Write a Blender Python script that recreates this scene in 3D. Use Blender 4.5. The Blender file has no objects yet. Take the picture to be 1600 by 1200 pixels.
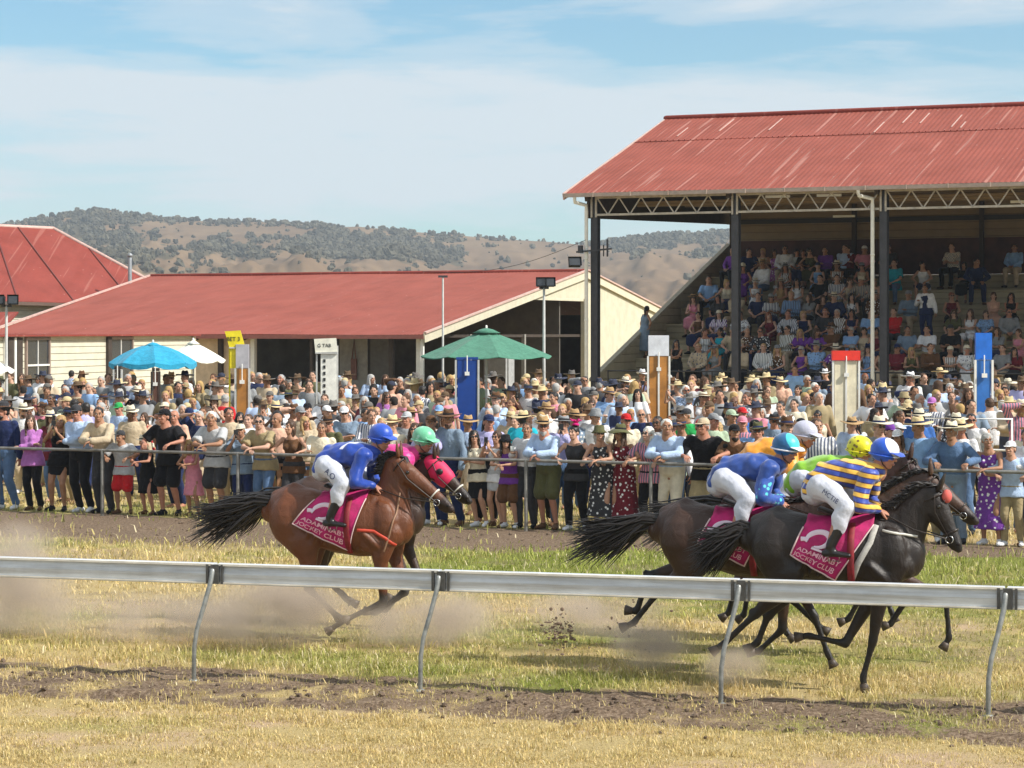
import bpy, math, random
import numpy as np
from mathutils import Vector, Matrix, noise
from mathutils.bvhtree import BVHTree
R = math.radians
SC = bpy.context.scene
COL = SC.collection
V = Vector

# ---------------------------------------------------------------- camera
F, HOR, CH = 3600.0, 518.0, 3.1          # focal length in photo pixels, horizon row, eye height
cam = bpy.data.cameras.new('camera')
cam.sensor_width = 36; cam.lens = 81.0; cam.shift_y = -(600 - HOR) / 1600
cam.clip_start = 0.5; cam.clip_end = 12000
cam_o = bpy.data.objects.new('camera', cam); COL.objects.link(cam_o)
cam_o.location = (0, 0, CH); cam_o.rotation_euler = (R(90), 0, 0)
SC.camera = cam_o
def at(px, py, d): return V(((px - 800) * d / F, d, CH + (HOR - py) * d / F))

# ---------------------------------------------------------------- light
SUN_AZ, SUN_EL = 114.0, 42.0
SC.view_settings.view_transform = 'Standard'; SC.view_settings.look = 'None'
SC.view_settings.exposure = 0.30; SC.view_settings.gamma = 1
sd = bpy.data.lights.new('sun', 'SUN'); sd.energy = 5.0; sd.angle = R(0.55); sd.color = (1, .95, .87)
so = bpy.data.objects.new('sun', sd); COL.objects.link(so)
svec = V((math.sin(R(SUN_AZ)) * math.cos(R(SUN_EL)), math.cos(R(SUN_AZ)) * math.cos(R(SUN_EL)), math.sin(R(SUN_EL))))
so.rotation_euler = svec.to_track_quat('Z', 'Y').to_euler(); so.location = svec * 60

class NT:
    def __init__(s, tree): s.t = tree; s.n = tree.nodes; s.l = tree.links
    def add(s, typ, ins=None, **kw):
        n = s.n.new(typ)
        for k, v in kw.items(): setattr(n, k, v)
        for k, v in (ins or {}).items():
            if isinstance(v, bpy.types.NodeSocket): s.l.new(v, n.inputs[k])
            else: n.inputs[k].default_value = v
        return n
    def mix(s, f, a, b, typ='MIX'):
        n = s.n.new('ShaderNodeMix'); n.data_type = 'RGBA'; n.blend_type = typ
        for k, v in ((0, f), (6, a), (7, b)):
            if isinstance(v, bpy.types.NodeSocket): s.l.new(v, n.inputs[k])
            else: n.inputs[k].default_value = v if k == 0 else (tuple(v) + (1,))[:4]
        return n.outputs[2]
    def math(s, op, a, b=0.0, c=0.0, clamp=False):
        n = s.n.new('ShaderNodeMath'); n.operation = op; n.use_clamp = clamp
        for i, v in enumerate((a, b, c)):
            if isinstance(v, bpy.types.NodeSocket): s.l.new(v, n.inputs[i])
            else: n.inputs[i].default_value = v
        return n.outputs[0]
    def ramp(s, f, stops, interp='LINEAR'):
        n = s.n.new('ShaderNodeValToRGB'); s.l.new(f, n.inputs[0]); cr = n.color_ramp; cr.interpolation = interp
        while len(cr.elements) < len(stops): cr.elements.new(0.5)
        for e, (p, c) in zip(cr.elements, stops): e.position = p; e.color = (tuple(c) + (1,))[:4]
        return n.outputs[0]
    def noise(s, vec, scale, detail=3, rough=.5, dist=0):
        return s.add('ShaderNodeTexNoise', {'Vector': vec, 'Scale': scale, 'Detail': detail, 'Roughness': rough, 'Distortion': dist}).outputs[0]
    def mapping(s, vec, scale=(1, 1, 1), rot=(0, 0, 0), loc=(0, 0, 0)):
        return s.add('ShaderNodeMapping', {'Vector': vec, 'Scale': scale, 'Rotation': rot, 'Location': loc}).outputs[0]

w = bpy.data.worlds.new('World'); SC.world = w; w.use_nodes = True
w.node_tree.nodes.clear(); t = NT(w.node_tree)
sky = t.add('ShaderNodeTexSky', sky_type='NISHITA', sun_disc=False, sun_elevation=R(SUN_EL), sun_rotation=R(SUN_AZ), air_density=1.0, dust_density=.4, ozone_density=2.5)
dirv = t.add('ShaderNodeTexCoord').outputs['Generated']
sep = t.add('ShaderNodeSeparateXYZ', {0: dirv})
skyc = t.mix(1.0, sky.outputs[0], (.74, 1.02, 1.08), 'MULTIPLY')
n1 = t.noise(t.mapping(dirv, (8, 8, 52), loc=(3.1, .7, 1.9)), 1.0, 7, .56, .25)
n2 = t.noise(t.mapping(dirv, (2.6, 2.6, 16), loc=(7.3, .2, 5.9)), 1.0, 3, .5)
# the long bank of cloud low over the hills, thinner wisps higher
bank = t.add('ShaderNodeValToRGB', {0: t.math('MULTIPLY', sep.outputs[2], 4.0)}).color_ramp
bank_n = w.node_tree.nodes[-1]
for e, (p, c) in zip([bank.elements[0], bank.elements[1]] + [bank.elements.new(.5) for _ in range(5)],
                     [(0.0, .34), (1.0, .0), (.18, .42), (.30, .60), (.42, .62), (.50, .22), (.60, .40)]):
    e.position = p; e.color = (c, c, c, 1)
msk = t.math('ADD', t.math('ADD', t.math('MULTIPLY', n1, 1.5), t.math('MULTIPLY', n2, .75)), bank_n.outputs[0])
msk = t.ramp(t.math('SUBTRACT', msk, 1.18), [(.12, (0, 0, 0)), (.32, (.38,) * 3), (.60, (.84,) * 3)], 'EASE')
cl = t.mix(msk, skyc, (6.2, 6.6, 6.95))
bgn = t.add('ShaderNodeBackground', {0: cl, 1: .100})
wo = t.add('ShaderNodeOutputWorld', {0: bgn.outputs[0]})

SC.cycles.use_denoising = True
SC.cycles.max_bounces = 6; SC.cycles.diffuse_bounces = 3; SC.cycles.glossy_bounces = 2
SC.cycles.transmission_bounces = 3; SC.cycles.transparent_max_bounces = 6; SC.cycles.volume_bounces = 1
SC.cycles.use_adaptive_sampling = True; SC.cycles.adaptive_threshold = .02
SC.cycles.volume_step_rate = 2.0; SC.cycles.volume_max_steps = 128

# ---------------------------------------------------------------- materials
MATS = {}
def lin(c): return tuple(((x / 12.92) if x <= .04045 else ((x + .055) / 1.055) ** 2.4) for x in c)
def rgb(r, g, b): return lin((r / 255, g / 255, b / 255))
def mat(name, col, rough=.7, var=.12, scale=6.0, bump=0.0, bscale=40.0, metal=0.0, spec=.5, sheen=0.0, fn=None):
    if name in MATS: return MATS[name]
    m = bpy.data.materials.new(name); m.use_nodes = True; t = NT(m.node_tree); b = t.n['Principled BSDF']
    tc = t.add('ShaderNodeTexCoord').outputs['Object']
    base = tuple(col[:3])
    n = t.noise(tc, scale, 4, .6)
    dark = tuple(c * (1 - var * 1.6) for c in base); lite = tuple(min(1, c * (1 + var)) for c in base)
    c = t.ramp(n, [(.3, dark), (.7, lite)])
    if fn: c = fn(t, tc, c, b) or c
    t.l.new(c, b.inputs['Base Color'])
    b.inputs['Roughness'].default_value = rough; b.inputs['Metallic'].default_value = metal
    b.inputs['Specular IOR Level'].default_value = spec
    if sheen: b.inputs['Sheen Weight'].default_value = sheen
    if bump:
        bn = t.add('ShaderNodeBump', {'Height': t.noise(tc, bscale, 3), 'Strength': bump, 'Distance': .02})
        t.l.new(bn.outputs[0], b.inputs['Normal'])
    MATS[name] = m; return m
def cloth(col, pat=None, col2=(.8, .8, .8)):
    """fabric; pat: stripes, floral, check"""
    key = 'fabric_%02x%02x%02x_%s_%02x%02x%02x' % (*[int(min(1, c) * 255) for c in col[:3]], pat or 'plain', *[int(min(1, c) * 255) for c in col2[:3]])
    def f(t, tc, c, b):
        if pat == 'stripes':
            wv = t.add('ShaderNodeTexWave', {'Vector': tc, 'Scale': 7.0, 'Distortion': .6}, wave_type='BANDS', bands_direction='X').outputs[1]
            return t.mix(t.ramp(wv, [(.45, (0, 0, 0)), (.55, (1, 1, 1))]), c, col2)
        if pat == 'floral':
            vo = t.add('ShaderNodeTexVoronoi', {'Vector': tc, 'Scale': 17.0}).outputs['Distance']
            return t.mix(t.ramp(vo, [(.28, (1, 1, 1)), (.36, (0, 0, 0))]), c, col2)
        if pat == 'check':
            ch = t.add('ShaderNodeTexChecker', {'Vector': tc, 'Scale': 26.0}).outputs[1]
            return t.mix(t.math('MULTIPLY', ch, .7), c, col2)
        return c
    def g(t, tc, c, b):
        n = t.math('ADD', t.noise(tc, 11, 4, .55, .8), t.math('MULTIPLY', t.noise(tc, 45, 2), .25)); t.l.new(t.add('ShaderNodeBump', {'Height': n, 'Strength': .6, 'Distance': .03}).outputs[0], b.inputs['Normal']); return f(t, tc, c, b)
    return mat(key, col, .9, .12, 9, spec=.12, sheen=.1, fn=g)

# ---------------------------------------------------------------- mesh helpers
class MB:
    def __init__(s): s.v = []; s.f = []; s.m = []
    def add(s, vs, fs, m=0):
        o = len(s.v); s.v += [tuple(v) for v in vs]; s.f += [tuple(i + o for i in f) for f in fs]; s.m += [m] * len(fs); return s
    def box(s, c, size, rot=None, m=0):
        c = V(c); h = V(size) / 2
        vs = [V((x, y, z)) for x in (-h.x, h.x) for y in (-h.y, h.y) for z in (-h.z, h.z)]
        if rot is not None:
            q = rot if isinstance(rot, Matrix) else Matrix.Rotation(rot, 3, 'Z')
            vs = [q @ v for v in vs]
        return s.add([v + c for v in vs], [(0, 1, 3, 2), (4, 6, 7, 5), (0, 4, 5, 1), (2, 3, 7, 6), (0, 2, 6, 4), (1, 5, 7, 3)], m)
    def beam(s, a, b, w, h=None, m=0):
        """rectangular bar from a to b; w is measured across, h upright"""
        a, b = V(a), V(b); h = h or w; d = (b - a)
        z = d.normalized(); x = z.cross(V((0, 0, 1)))
        if x.length < 1e-4: x = V((1, 0, 0))
        x.normalize(); y = x.cross(z)
        vs = [p + x * sx * w / 2 + y * sy * h / 2 for p in (a, b) for sx, sy in ((-1, -1), (1, -1), (1, 1), (-1, 1))]
        return s.add(vs, [(3, 2, 1, 0), (4, 5, 6, 7), (0, 1, 5, 4), (1, 2, 6, 5), (2, 3, 7, 6), (3, 0, 4, 7)], m)
    def tube(s, pts, rad, n=10, ratio=1.0, side=None, caps=True, m=0):
        """swept tube with rounded ends. rad: number or one per point, or (a, b) pairs; side: direction of half-axis a"""
        pts = [V(p) for p in pts]
        rr = [rad] * len(pts) if isinstance(rad, (int, float)) else list(rad)
        rr = [(r, r * ratio) if isinstance(r, (int, float)) else r for r in rr]
        tg = []
        for i in range(len(pts)):
            a = pts[max(i - 1, 0)]; b = pts[min(i + 1, len(pts) - 1)]; tg.append((b - a).normalized())
        if side is None:
            side = V((1, 0, 0)) if abs(tg[0].x) < .9 else V((0, 1, 0))
        side = V(side); rings = []
        for i, p in enumerate(pts):
            x = side - tg[i] * side.dot(tg[i])
            if x.length < 1e-4: x = tg[i].orthogonal()
            x.normalize(); y = tg[i].cross(x); side = x if False else side
            rings.append((p, x, y, tg[i], rr[i]))
        full = []
        if caps:
            p, x, y, z, r = rings[0]; k = min(r)
            for q, sc in ((.92, .38), (.6, .8)): full.append((p - z * k * q, x, y, (r[0] * sc, r[1] * sc)))
        full += [(p, x, y, r) for p, x, y, z, r in rings]
        if caps:
            p, x, y, z, r = rings[-1]; k = min(r)
            for q, sc in ((.6, .8), (.92, .38)): full.append((p + z * k * q, x, y, (r[0] * sc, r[1] * sc)))
        vs = []; fs = []
        for p, x, y, r in full:
            for j in range(n):
                a = 2 * math.pi * j / n; vs.append(p + x * math.cos(a) * r[0] + y * math.sin(a) * r[1])
        for i in range(len(full) - 1):
            for j in range(n): k = (j + 1) % n; fs.append((i * n + j, i * n + k, (i + 1) * n + k, (i + 1) * n + j))
        fs.append(tuple(range(n - 1, -1, -1))); L = (len(full) - 1) * n; fs.append(tuple(L + j for j in range(n)))
        return s.add(vs, fs, m)
    def ball(s, c, r, n=12, m=0, rot=None):
        c = V(c); r = (r, r, r) if isinstance(r, (int, float)) else r
        vs = [V((0, 0, r[2]))]; k = n // 2
        for i in range(1, k):
            a = math.pi * i / k
            for j in range(n): b = 2 * math.pi * j / n; vs.append(V((r[0] * math.sin(a) * math.cos(b), r[1] * math.sin(a) * math.sin(b), r[2] * math.cos(a))))
        vs.append(V((0, 0, -r[2]))); fs = []
        for j in range(n): fs.append((0, 1 + j, 1 + (j + 1) % n))
        for i in range(k - 2):
            for j in range(n): q = (j + 1) % n; fs.append((1 + i * n + j, 1 + (i + 1) * n + j, 1 + (i + 1) * n + q, 1 + i * n + q))
        e = len(vs) - 1; b0 = 1 + (k - 2) * n
        for j in range(n): fs.append((e, b0 + (j + 1) % n, b0 + j))
        if rot is not None: vs = [rot @ v for v in vs]
        return s.add([v + c for v in vs], fs, m)
    def lathe(s, prof, c=(0, 0, 0), n=24, m=0, fn=None):
        """prof: (radius, z) pairs from bottom to top"""
        c = V(c); vs = []; fs = []
        for r, z in prof:
            for j in range(n):
                a = 2 * math.pi * j / n; p = V((r * math.cos(a), r * math.sin(a), z))
                if fn: p = fn(p)
                vs.append(p + c)
        for i in range(len(prof) - 1):
            for j in range(n): k = (j + 1) % n; fs.append((i * n + j, i * n + k, (i + 1) * n + k, (i + 1) * n + j))
        if prof[0][0] > 1e-4: fs.append(tuple(range(n - 1, -1, -1)))
        if prof[-1][0] > 1e-4: L = (len(prof) - 1) * n; fs.append(tuple(L + j for j in range(n)))
        return s.add(vs, fs, m)
    def prism(s, poly, thick, m=0):
        """poly: 3D polygon; extruded by the vector thick"""
        poly = [V(p) for p in poly]; th = V(thick); n = len(poly)
        return s.add(poly + [p + th for p in poly], [tuple(range(n - 1, -1, -1)), tuple(range(n, 2 * n))] + [(i, (i + 1) % n, n + (i + 1) % n, n + i) for i in range(n)], m)
    def mesh(s, name, mats=(), smooth=False):
        me = bpy.data.meshes.new(name); me.from_pydata(s.v, [], s.f)
        for q in (mats if isinstance(mats, (list, tuple)) else [mats]): me.materials.append(q)
        me.polygons.foreach_set('material_index', s.m)
        if smooth: me.polygons.foreach_set('use_smooth', [True] * len(s.f))
        me.update(); return me
    def build(s, name, mats, parent=None, smooth=False):
        return link(name, s.mesh(name, mats, smooth), parent)
def link(name, me, parent=None):
    o = bpy.data.objects.new(name, me); COL.objects.link(o)
    if parent is not None: o.parent = parent
    return o
def tag(o, label=None, cat=None, group=None, kind=None):
    if label: o['label'] = label
    if cat: o['category'] = cat
    if group: o['group'] = group
    if kind: o['kind'] = kind
    return o
def empty(name, loc=(0, 0, 0), rz=0, **kw):
    o = bpy.data.objects.new(name, None); COL.objects.link(o); o.location = loc; o.rotation_euler = (0, 0, rz); o.empty_display_size = .2
    return tag(o, **kw)
def fuse(mb, name, voxel, mats=(), smooth=3, wrinkle=0.0, wscale=9.0, keep=None):
    """join overlapping closed shapes into one continuous skin"""
    me = mb.mesh(name + '_raw'); o = bpy.data.objects.new('tmp', me); COL.objects.link(o)
    md = o.modifiers.new('r', 'REMESH'); md.mode = 'VOXEL'; md.voxel_size = voxel; md.use_smooth_shade = True
    if smooth: ms = o.modifiers.new('s', 'SMOOTH'); ms.factor = .5; ms.iterations = smooth
    dg = bpy.context.evaluated_depsgraph_get(); dg.update()
    out = bpy.data.meshes.new_from_object(o.evaluated_get(dg)); out.name = name
    bpy.data.objects.remove(o); bpy.data.meshes.remove(me)
    n = len(out.vertices)
    if wrinkle and n:
        co = np.empty(n * 3); out.vertices.foreach_get('co', co); co = co.reshape(-1, 3)
        no = np.empty(n * 3); out.vertex_normals.foreach_get('vector', no); no = no.reshape(-1, 3)
        d = vnoise(co[:, 0] * wscale + co[:, 2] * 3, co[:, 1] * wscale, co[:, 2] * wscale * .8) + .5 * vnoise(co[:, 0] * wscale * 2.3, co[:, 1] * wscale * 2.3 + 7, co[:, 2] * wscale * 1.6)
        co = co + no * (d[:, None] - .75) * wrinkle
        out.vertices.foreach_set('co', co.ravel())
    out.materials.clear()
    for q in (mats if isinstance(mats, (list, tuple)) else [mats]): out.materials.append(q)
    out.polygons.foreach_set('use_smooth', [True] * len(out.polygons)); out.update()
    return out
_rs = np.random.RandomState(5); _tab = _rs.rand(4096)
def _h(i, j, k): return _tab[((i * 73856093) ^ (j * 19349663) ^ (k * 83492791)) & 4095]
def vnoise(x, y, z=None):
    x = np.asarray(x, float); y = np.asarray(y, float); z = np.zeros_like(x) if z is None else np.asarray(z, float)
    i, j, k = np.floor(x).astype(np.int64), np.floor(y).astype(np.int64), np.floor(z).astype(np.int64)
    a, b, c = x - i, y - j, z - k; a, b, c = a * a * (3 - 2 * a), b * b * (3 - 2 * b), c * c * (3 - 2 * c)
    r = 0
    for di in (0, 1):
        for dj in (0, 1):
            for dk in (0, 1):
                r = r + _h(i + di, j + dj, k + dk) * (a if di else 1 - a) * (b if dj else 1 - b) * (c if dk else 1 - c)
    return r
def fbm(x, y, o=4):
    r = 0; a = .5; s = 0
    for q in range(o): r = r + a * vnoise(x * 2 ** q + 13.7 * q, y * 2 ** q - 7.1 * q); s += a; a *= .55
    return r / s
def join_mesh(name, parts, mats):
    """parts: list of (mesh, matrix, material offset or None)"""
    vs, fs, ms = [], [], []
    for me, mx, mo in parts:
        o = len(vs); n = len(me.vertices); co = np.empty(n * 3); me.vertices.foreach_get('co', co); co = co.reshape(-1, 3)
        if mx is not None: A = np.array(mx); co = co @ A[:3, :3].T + A[:3, 3]
        vs += co.tolist(); fs += [tuple(v + o for v in p.vertices) for p in me.polygons]
        ms += [mo if mo is not None else p.material_index for p in me.polygons]
    out = bpy.data.meshes.new(name); out.from_pydata(vs, [], fs)
    for q in mats: out.materials.append(q)
    out.polygons.foreach_set('material_index', ms); out.polygons.foreach_set('use_smooth', [True] * len(fs)); out.update(); return out
# ---------------------------------------------------------------- ground
RA, RB = V((-4.706, 21.176, 0)), V((4.145, 18.653, 0))       # running rail line
RD = (RB - RA).normalized(); RN = V((-RD.y, RD.x, 0))        # along the rail, and away from the camera
FA, FB = V((-8.79, 39.56, 0)), V((7.27, 32.73, 0))           # crowd fence line
FD = (FB - FA).normalized(); FN = V((-FD.y, FD.x, 0))
def rail_v(x, y): return (x - RA.x) * RN.x + (y - RA.y) * RN.y
def rail_u(x, y): return (x - RA.x) * RD.x + (y - RA.y) * RD.y
def fence_v(x, y): return (x - FA.x) * FN.x + (y - FA.y) * FN.y
def fence_u(x, y): return (x - FA.x) * FD.x + (y - FA.y) * FD.y
def sstep(a, b, x): t = np.clip((x - a) / (b - a), 0, 1); return t * t * (3 - 2 * t)
def rise(x, y): return .38 * sstep(5, 17, fence_v(x, y))
def groundinfo(x, y):
    """dirt 0..1, green 0..1, height"""
    v = rail_v(x, y); u = rail_u(x, y); fv = fence_v(x, y)
    w1 = (fbm(u * .55 + 3, v * .9, 3) - .5) * 1.3
    strip = sstep(-1.55, -1.2, v + w1 * .55) * (1 - sstep(.15, .75, v + w1 * .8))
    groove_v = -1.12 + (fbm(u * .4, u * 0 + 2, 3) - .5) * .5
    groove = np.exp(-((v - groove_v) / .11) ** 2)
    width = np.interp(u, [-3, 0, 4, 9, 14], [5.4, 4.6, 2.8, 1.5, .7])
    fd = sstep(-1, -.55, fv / width + (fbm(x * .8, y * .8, 3) - .5) * .35) * (1 - sstep(-.1, .6, fv + (fbm(x * 1.3, y, 2) - .5)))
    bare = sstep(.57, .68, fbm(x * .7 + 9, y * 1.1, 4)) * np.where(v < -1.2, .30, .45)
    dirt = np.clip(np.maximum.reduce([strip * (.62 + 1.3 * (fbm(x * 2.2, y * 2.6, 4) - .42)), fd * (.95 + .8 * (fbm(x * 1.1 + 4, y * 2.2, 4) - .5)), bare]), 0, 1)
    g = fbm(x * .35 + 5, y * .5, 4)
    green = np.interp(v, [-3, -1.2, .3, .9, 2.2, 5.2, 7.5, 9.5, 12], [-.1, .0, .25, .50, .16, .10, .45, .85, .85])
    green = green + np.interp(u, [0, 4, 9], [-.30, 0, .22]) * (v > 4)
    green = np.clip(green + (g - .5) * 1.9, 0, 1)
    green = np.where(fv > 0, np.clip(.15 + (g - .5) * 1.6, 0, .7), green)
    clod = (fbm(x * 5.5, y * 5.5, 3) - .5)
    z = (fbm(x * .9, y * .9, 3) - .5) * .03 + clod * (.012 + .075 * strip + .03 * fd) - .11 * groove
    return dirt, green, z, groove
def grow(a, b, step, lo, hi, k=1.16):
    c = list(np.arange(a, b + 1e-6, step)); s = step
    while c[-1] < hi: s *= k; c.append(c[-1] + s)
    s = step
    while c[0] > lo: s *= k; c.insert(0, c[0] - s)
    return np.array(c)
gx = grow(-7.5, 7.5, .065, -3000, 3000); gy = grow(15.6, 24.5, .055, -600, 60, 1.012)
gy = grow(15.6, 25, .055, -600, 62, 1.02); gy = np.concatenate([gy, gy[-1] + np.cumsum(1.5 * 1.15 ** np.arange(44))])
X, Y = np.meshgrid(gx, gy); X = X.ravel(); Y = Y.ravel()
gd, gg, gz, gr = groundinfo(X, Y)
fine = (np.abs(X) < 16) & (Y > 14) & (Y < 45); gz = np.where(fine, gz, 0) + rise(X, Y)
nx, ny = len(gx), len(gy)
idx = (np.arange(ny - 1)[:, None] * nx + np.arange(nx - 1)[None, :]).ravel()
quads = np.stack([idx, idx + 1, idx + 1 + nx, idx + nx], 1)
def grid_mesh(name, co, quads, attrs, m):
    me = bpy.data.meshes.new(name); me.vertices.add(len(co)); me.vertices.foreach_set('co', np.asarray(co, np.float32).ravel())
    k = quads.shape[1]
    me.loops.add(quads.size); me.loops.foreach_set('vertex_index', quads.astype(np.int32).ravel())
    me.polygons.add(len(quads)); me.polygons.foreach_set('loop_start', np.arange(0, quads.size, k, dtype=np.int32))
    me.update(calc_edges=True)
    for n, a in attrs.items():
        at_ = me.attributes.new(n, 'FLOAT_COLOR' if a.ndim == 2 else 'FLOAT', 'POINT')
        if a.ndim == 2: at_.data.foreach_set('color', np.asarray(a, np.float32).ravel())
        else: at_.data.foreach_set('value', np.asarray(a, np.float32))
    me.materials.append(m); me.polygons.foreach_set('use_smooth', [True] * len(me.polygons)); me.validate(); return me
def ground_mat():
    m = bpy.data.materials.new('ground'); m.use_nodes = True; t = NT(m.node_tree); b = t.n['Principled BSDF']
    tc = t.add('ShaderNodeTexCoord').outputs['Object']
    A = lambda n: t.add('ShaderNodeAttribute', attribute_name=n).outputs['Fac']
    n1 = t.noise(tc, 3.0, 6, .65); n2 = t.noise(tc, 26.0, 4, .7); n3 = t.noise(t.mapping(tc, (60, 160, 60), rot=(0, 0, .27)), 1.0, 3, .6)
    straw = t.ramp(n3, [(.3, (.24, .175, .075)), (.5, (.44, .335, .15)), (.72, (.64, .52, .28))])
    green = t.ramp(n3, [(.3, (.085, .10, .02)), (.52, (.20, .22, .05)), (.75, (.36, .34, .10))])
    soil = t.ramp(n2, [(.32, (.075, .050, .034)), (.5, (.185, .130, .088)), (.72, (.36, .275, .195))])
    pk = t.noise(t.mapping(tc, (.55, 1.0, 1), loc=(4, 2, 0)), 1.0, 5, .6); straw = t.mix(t.ramp(pk, [(.50, (0, 0, 0)), (.66, (.75,) * 3)]), straw, (.48, .34, .235))
    gf = t.math('ADD', A('green'), t.math('MULTIPLY', t.math('SUBTRACT', n1, .5), 1.1))
    c = t.mix(t.ramp(gf, [(.25, (0, 0, 0)), (.75, (1, 1, 1))]), straw, green)
    df = t.math('ADD', A('dirt'), t.math('MULTIPLY', t.math('SUBTRACT', n2, .5), .9))
    c = t.mix(t.ramp(df, [(.35, (0, 0, 0)), (.62, (1, 1, 1))]), c, soil)
    t.l.new(c, b.inputs['Base Color']); b.inputs['Roughness'].default_value = .95; b.inputs['Specular IOR Level'].default_value = .15
    h = t.math('ADD', t.math('MULTIPLY', n2, .7), t.math('MULTIPLY', n3, .5))
    t.l.new(t.add('ShaderNodeBump', {'Height': h, 'Strength': .8, 'Distance': .035}).outputs[0], b.inputs['Normal'])
    return m
GM = ground_mat()
g = link('ground', grid_mesh('ground', np.stack([X, Y, gz], 1), quads, {'dirt': gd, 'green': gg}, GM)); tag(g, kind='structure')

# ---- grass blades
def grass():
    rs = np.random.RandomState(11); P = []
    for d0, d1, dens, size in ((15.8, 18.5, 4200, .8), (18.5, 22, 2300, .95), (22, 27, 800, 1.35), (27, 34, 420, 1.7), (34, 44, 170, 2.2)):
        n = int((d1 ** 2 - d0 ** 2) * .25 * dens); d = np.sqrt(rs.uniform(d0 ** 2, d1 ** 2, n)); a = rs.uniform(-.25, .25, n)
        P.append(np.stack([a * d, d, np.full(n, size)], 1))
    P = np.concatenate(P); x, y, size = P.T
    dirt, green, z, groove = groundinfo(x, y)
    tuft = fbm(x * 3.2, y * 3.2, 3)
    keep = rs.rand(len(x)) < np.clip(1.12 - dirt * 1.25, .05, 1) * np.clip(.35 + (tuft - .35) * 2.4, .15, 1)
    x, y, size, dirt, green, z, tuft = [q[keep] for q in (x, y, size, dirt, green, z, tuft)]
    n = len(x); v = rail_v(x, y)
    tall = np.interp(v, [-2, -1.2, -.8, .2, .8, 1.5, 3, 8, 10], [.75, 1.1, .75, 1.2, 1.6, 1.15, .85, 1.1, 1.4])
    h = (.018 + .034 * rs.rand(n) ** 1.6) * (.7 + .9 * tuft) * tall * np.sqrt(size) * (1 + .8 * sstep(.58, .72, fbm(x * 6 + 3, y * 6, 2))); wd = (.0022 + .003 * rs.rand(n)) * size
    az = rs.rand(n) * 2 * np.pi; lean = rs.rand(n) ** .8 * 1.25
    dx, dy = np.cos(az), np.sin(az); px, py = -np.sin(az + rs.randn(n) * .5), np.cos(az + rs.randn(n) * .5)
    b = np.stack([x, y, z + rise(x, y) - .004], 1); side = np.stack([px, py, np.zeros(n)], 1) * wd[:, None]
    mid = b + np.stack([dx * h * lean * .35, dy * h * lean * .35, h * .62], 1)
    tip = b + np.stack([dx * h * lean, dy * h * lean, h * (1.05 - .35 * lean)], 1)
    co = np.stack([b - side, b + side, mid + side * .8, mid - side * .8, tip], 1).reshape(-1, 3)
    i = np.arange(n)[:, None] * 5
    tris = np.concatenate([i + np.array([[0, 1, 2]]), i + np.array([[0, 2, 3]]), i + np.array([[3, 2, 4]])], 0)
    gg = np.clip(green + rs.randn(n) * .2, 0, 1)[:, None]; r = rs.rand(n)[:, None]
    straw = np.array([[.72, .56, .26]]) * (.55 + .65 * r); gr = np.array([[.27, .31, .06]]) * (.6 + .9 * r)
    pale = rs.rand(n)[:, None] < .08
    c = np.where(pale, np.array([[.78, .68, .44]]), straw * (1 - gg) + gr * gg)
    c = np.repeat(np.concatenate([c, np.ones((n, 1))], 1), 5, 0)
    m = bpy.data.materials.new('grass_blades'); m.use_nodes = True; t = NT(m.node_tree); bs = t.n['Principled BSDF']
    col = t.add('ShaderNodeAttribute', attribute_name='tint').outputs['Color']
    t.l.new(col, bs.inputs['Base Color']); bs.inputs['Roughness'].default_value = .7; bs.inputs['Specular IOR Level'].default_value = .25
    tr = t.add('ShaderNodeBsdfTranslucent', {0: col}); mx = t.add('ShaderNodeMixShader', {0: .35, 1: bs.outputs[0], 2: tr.outputs[0]})
    t.l.new(mx.outputs[0], t.n['Material Output'].inputs[0])
    o = link('grass', grid_mesh('grass', co, tris, {'tint': c}, m)); tag(o, 'dry straw coloured and green grass blades on the racetrack turf', 'grass', kind='stuff')
grass()
# ---- clods of earth thrown up along the rail and in the dirt by the fence
def clods():
    rs = np.random.RandomState(3); mb = MB(); rr = random.Random(4)
    for k in range(1250):
        if k < 950:
            u = rr.uniform(-1.5, 11.5); v = rr.gauss(-.55, .5); p = RA + RD * u + RN * v; s = .007 + .026 * rr.random() ** 4
        else:
            u = rr.uniform(-1, 17); v = -rr.random() * 3.5 - .2; p = FA + FD * u + FN * v; s = .010 + .03 * rr.random() ** 3
        _, _, z, _ = groundinfo(np.array([p.x]), np.array([p.y])); p.z = z[0] + s * .3
        q = Matrix.Rotation(rr.random() * 6, 3, 'Z') @ Matrix.Rotation(rr.random(), 3, 'X')
        mb.ball(p, (s * rr.uniform(.8, 1.5), s * rr.uniform(.7, 1.1), s * rr.uniform(.5, .9)), 6, rot=q)
    o = mb.build('earth_clods', mat('loose_earth', (.15, .105, .072), .95, .3, 12, .6, 60)); tag(o, 'small brown clods of loose earth scattered along the running rail', 'earth', kind='stuff')
clods()

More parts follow.
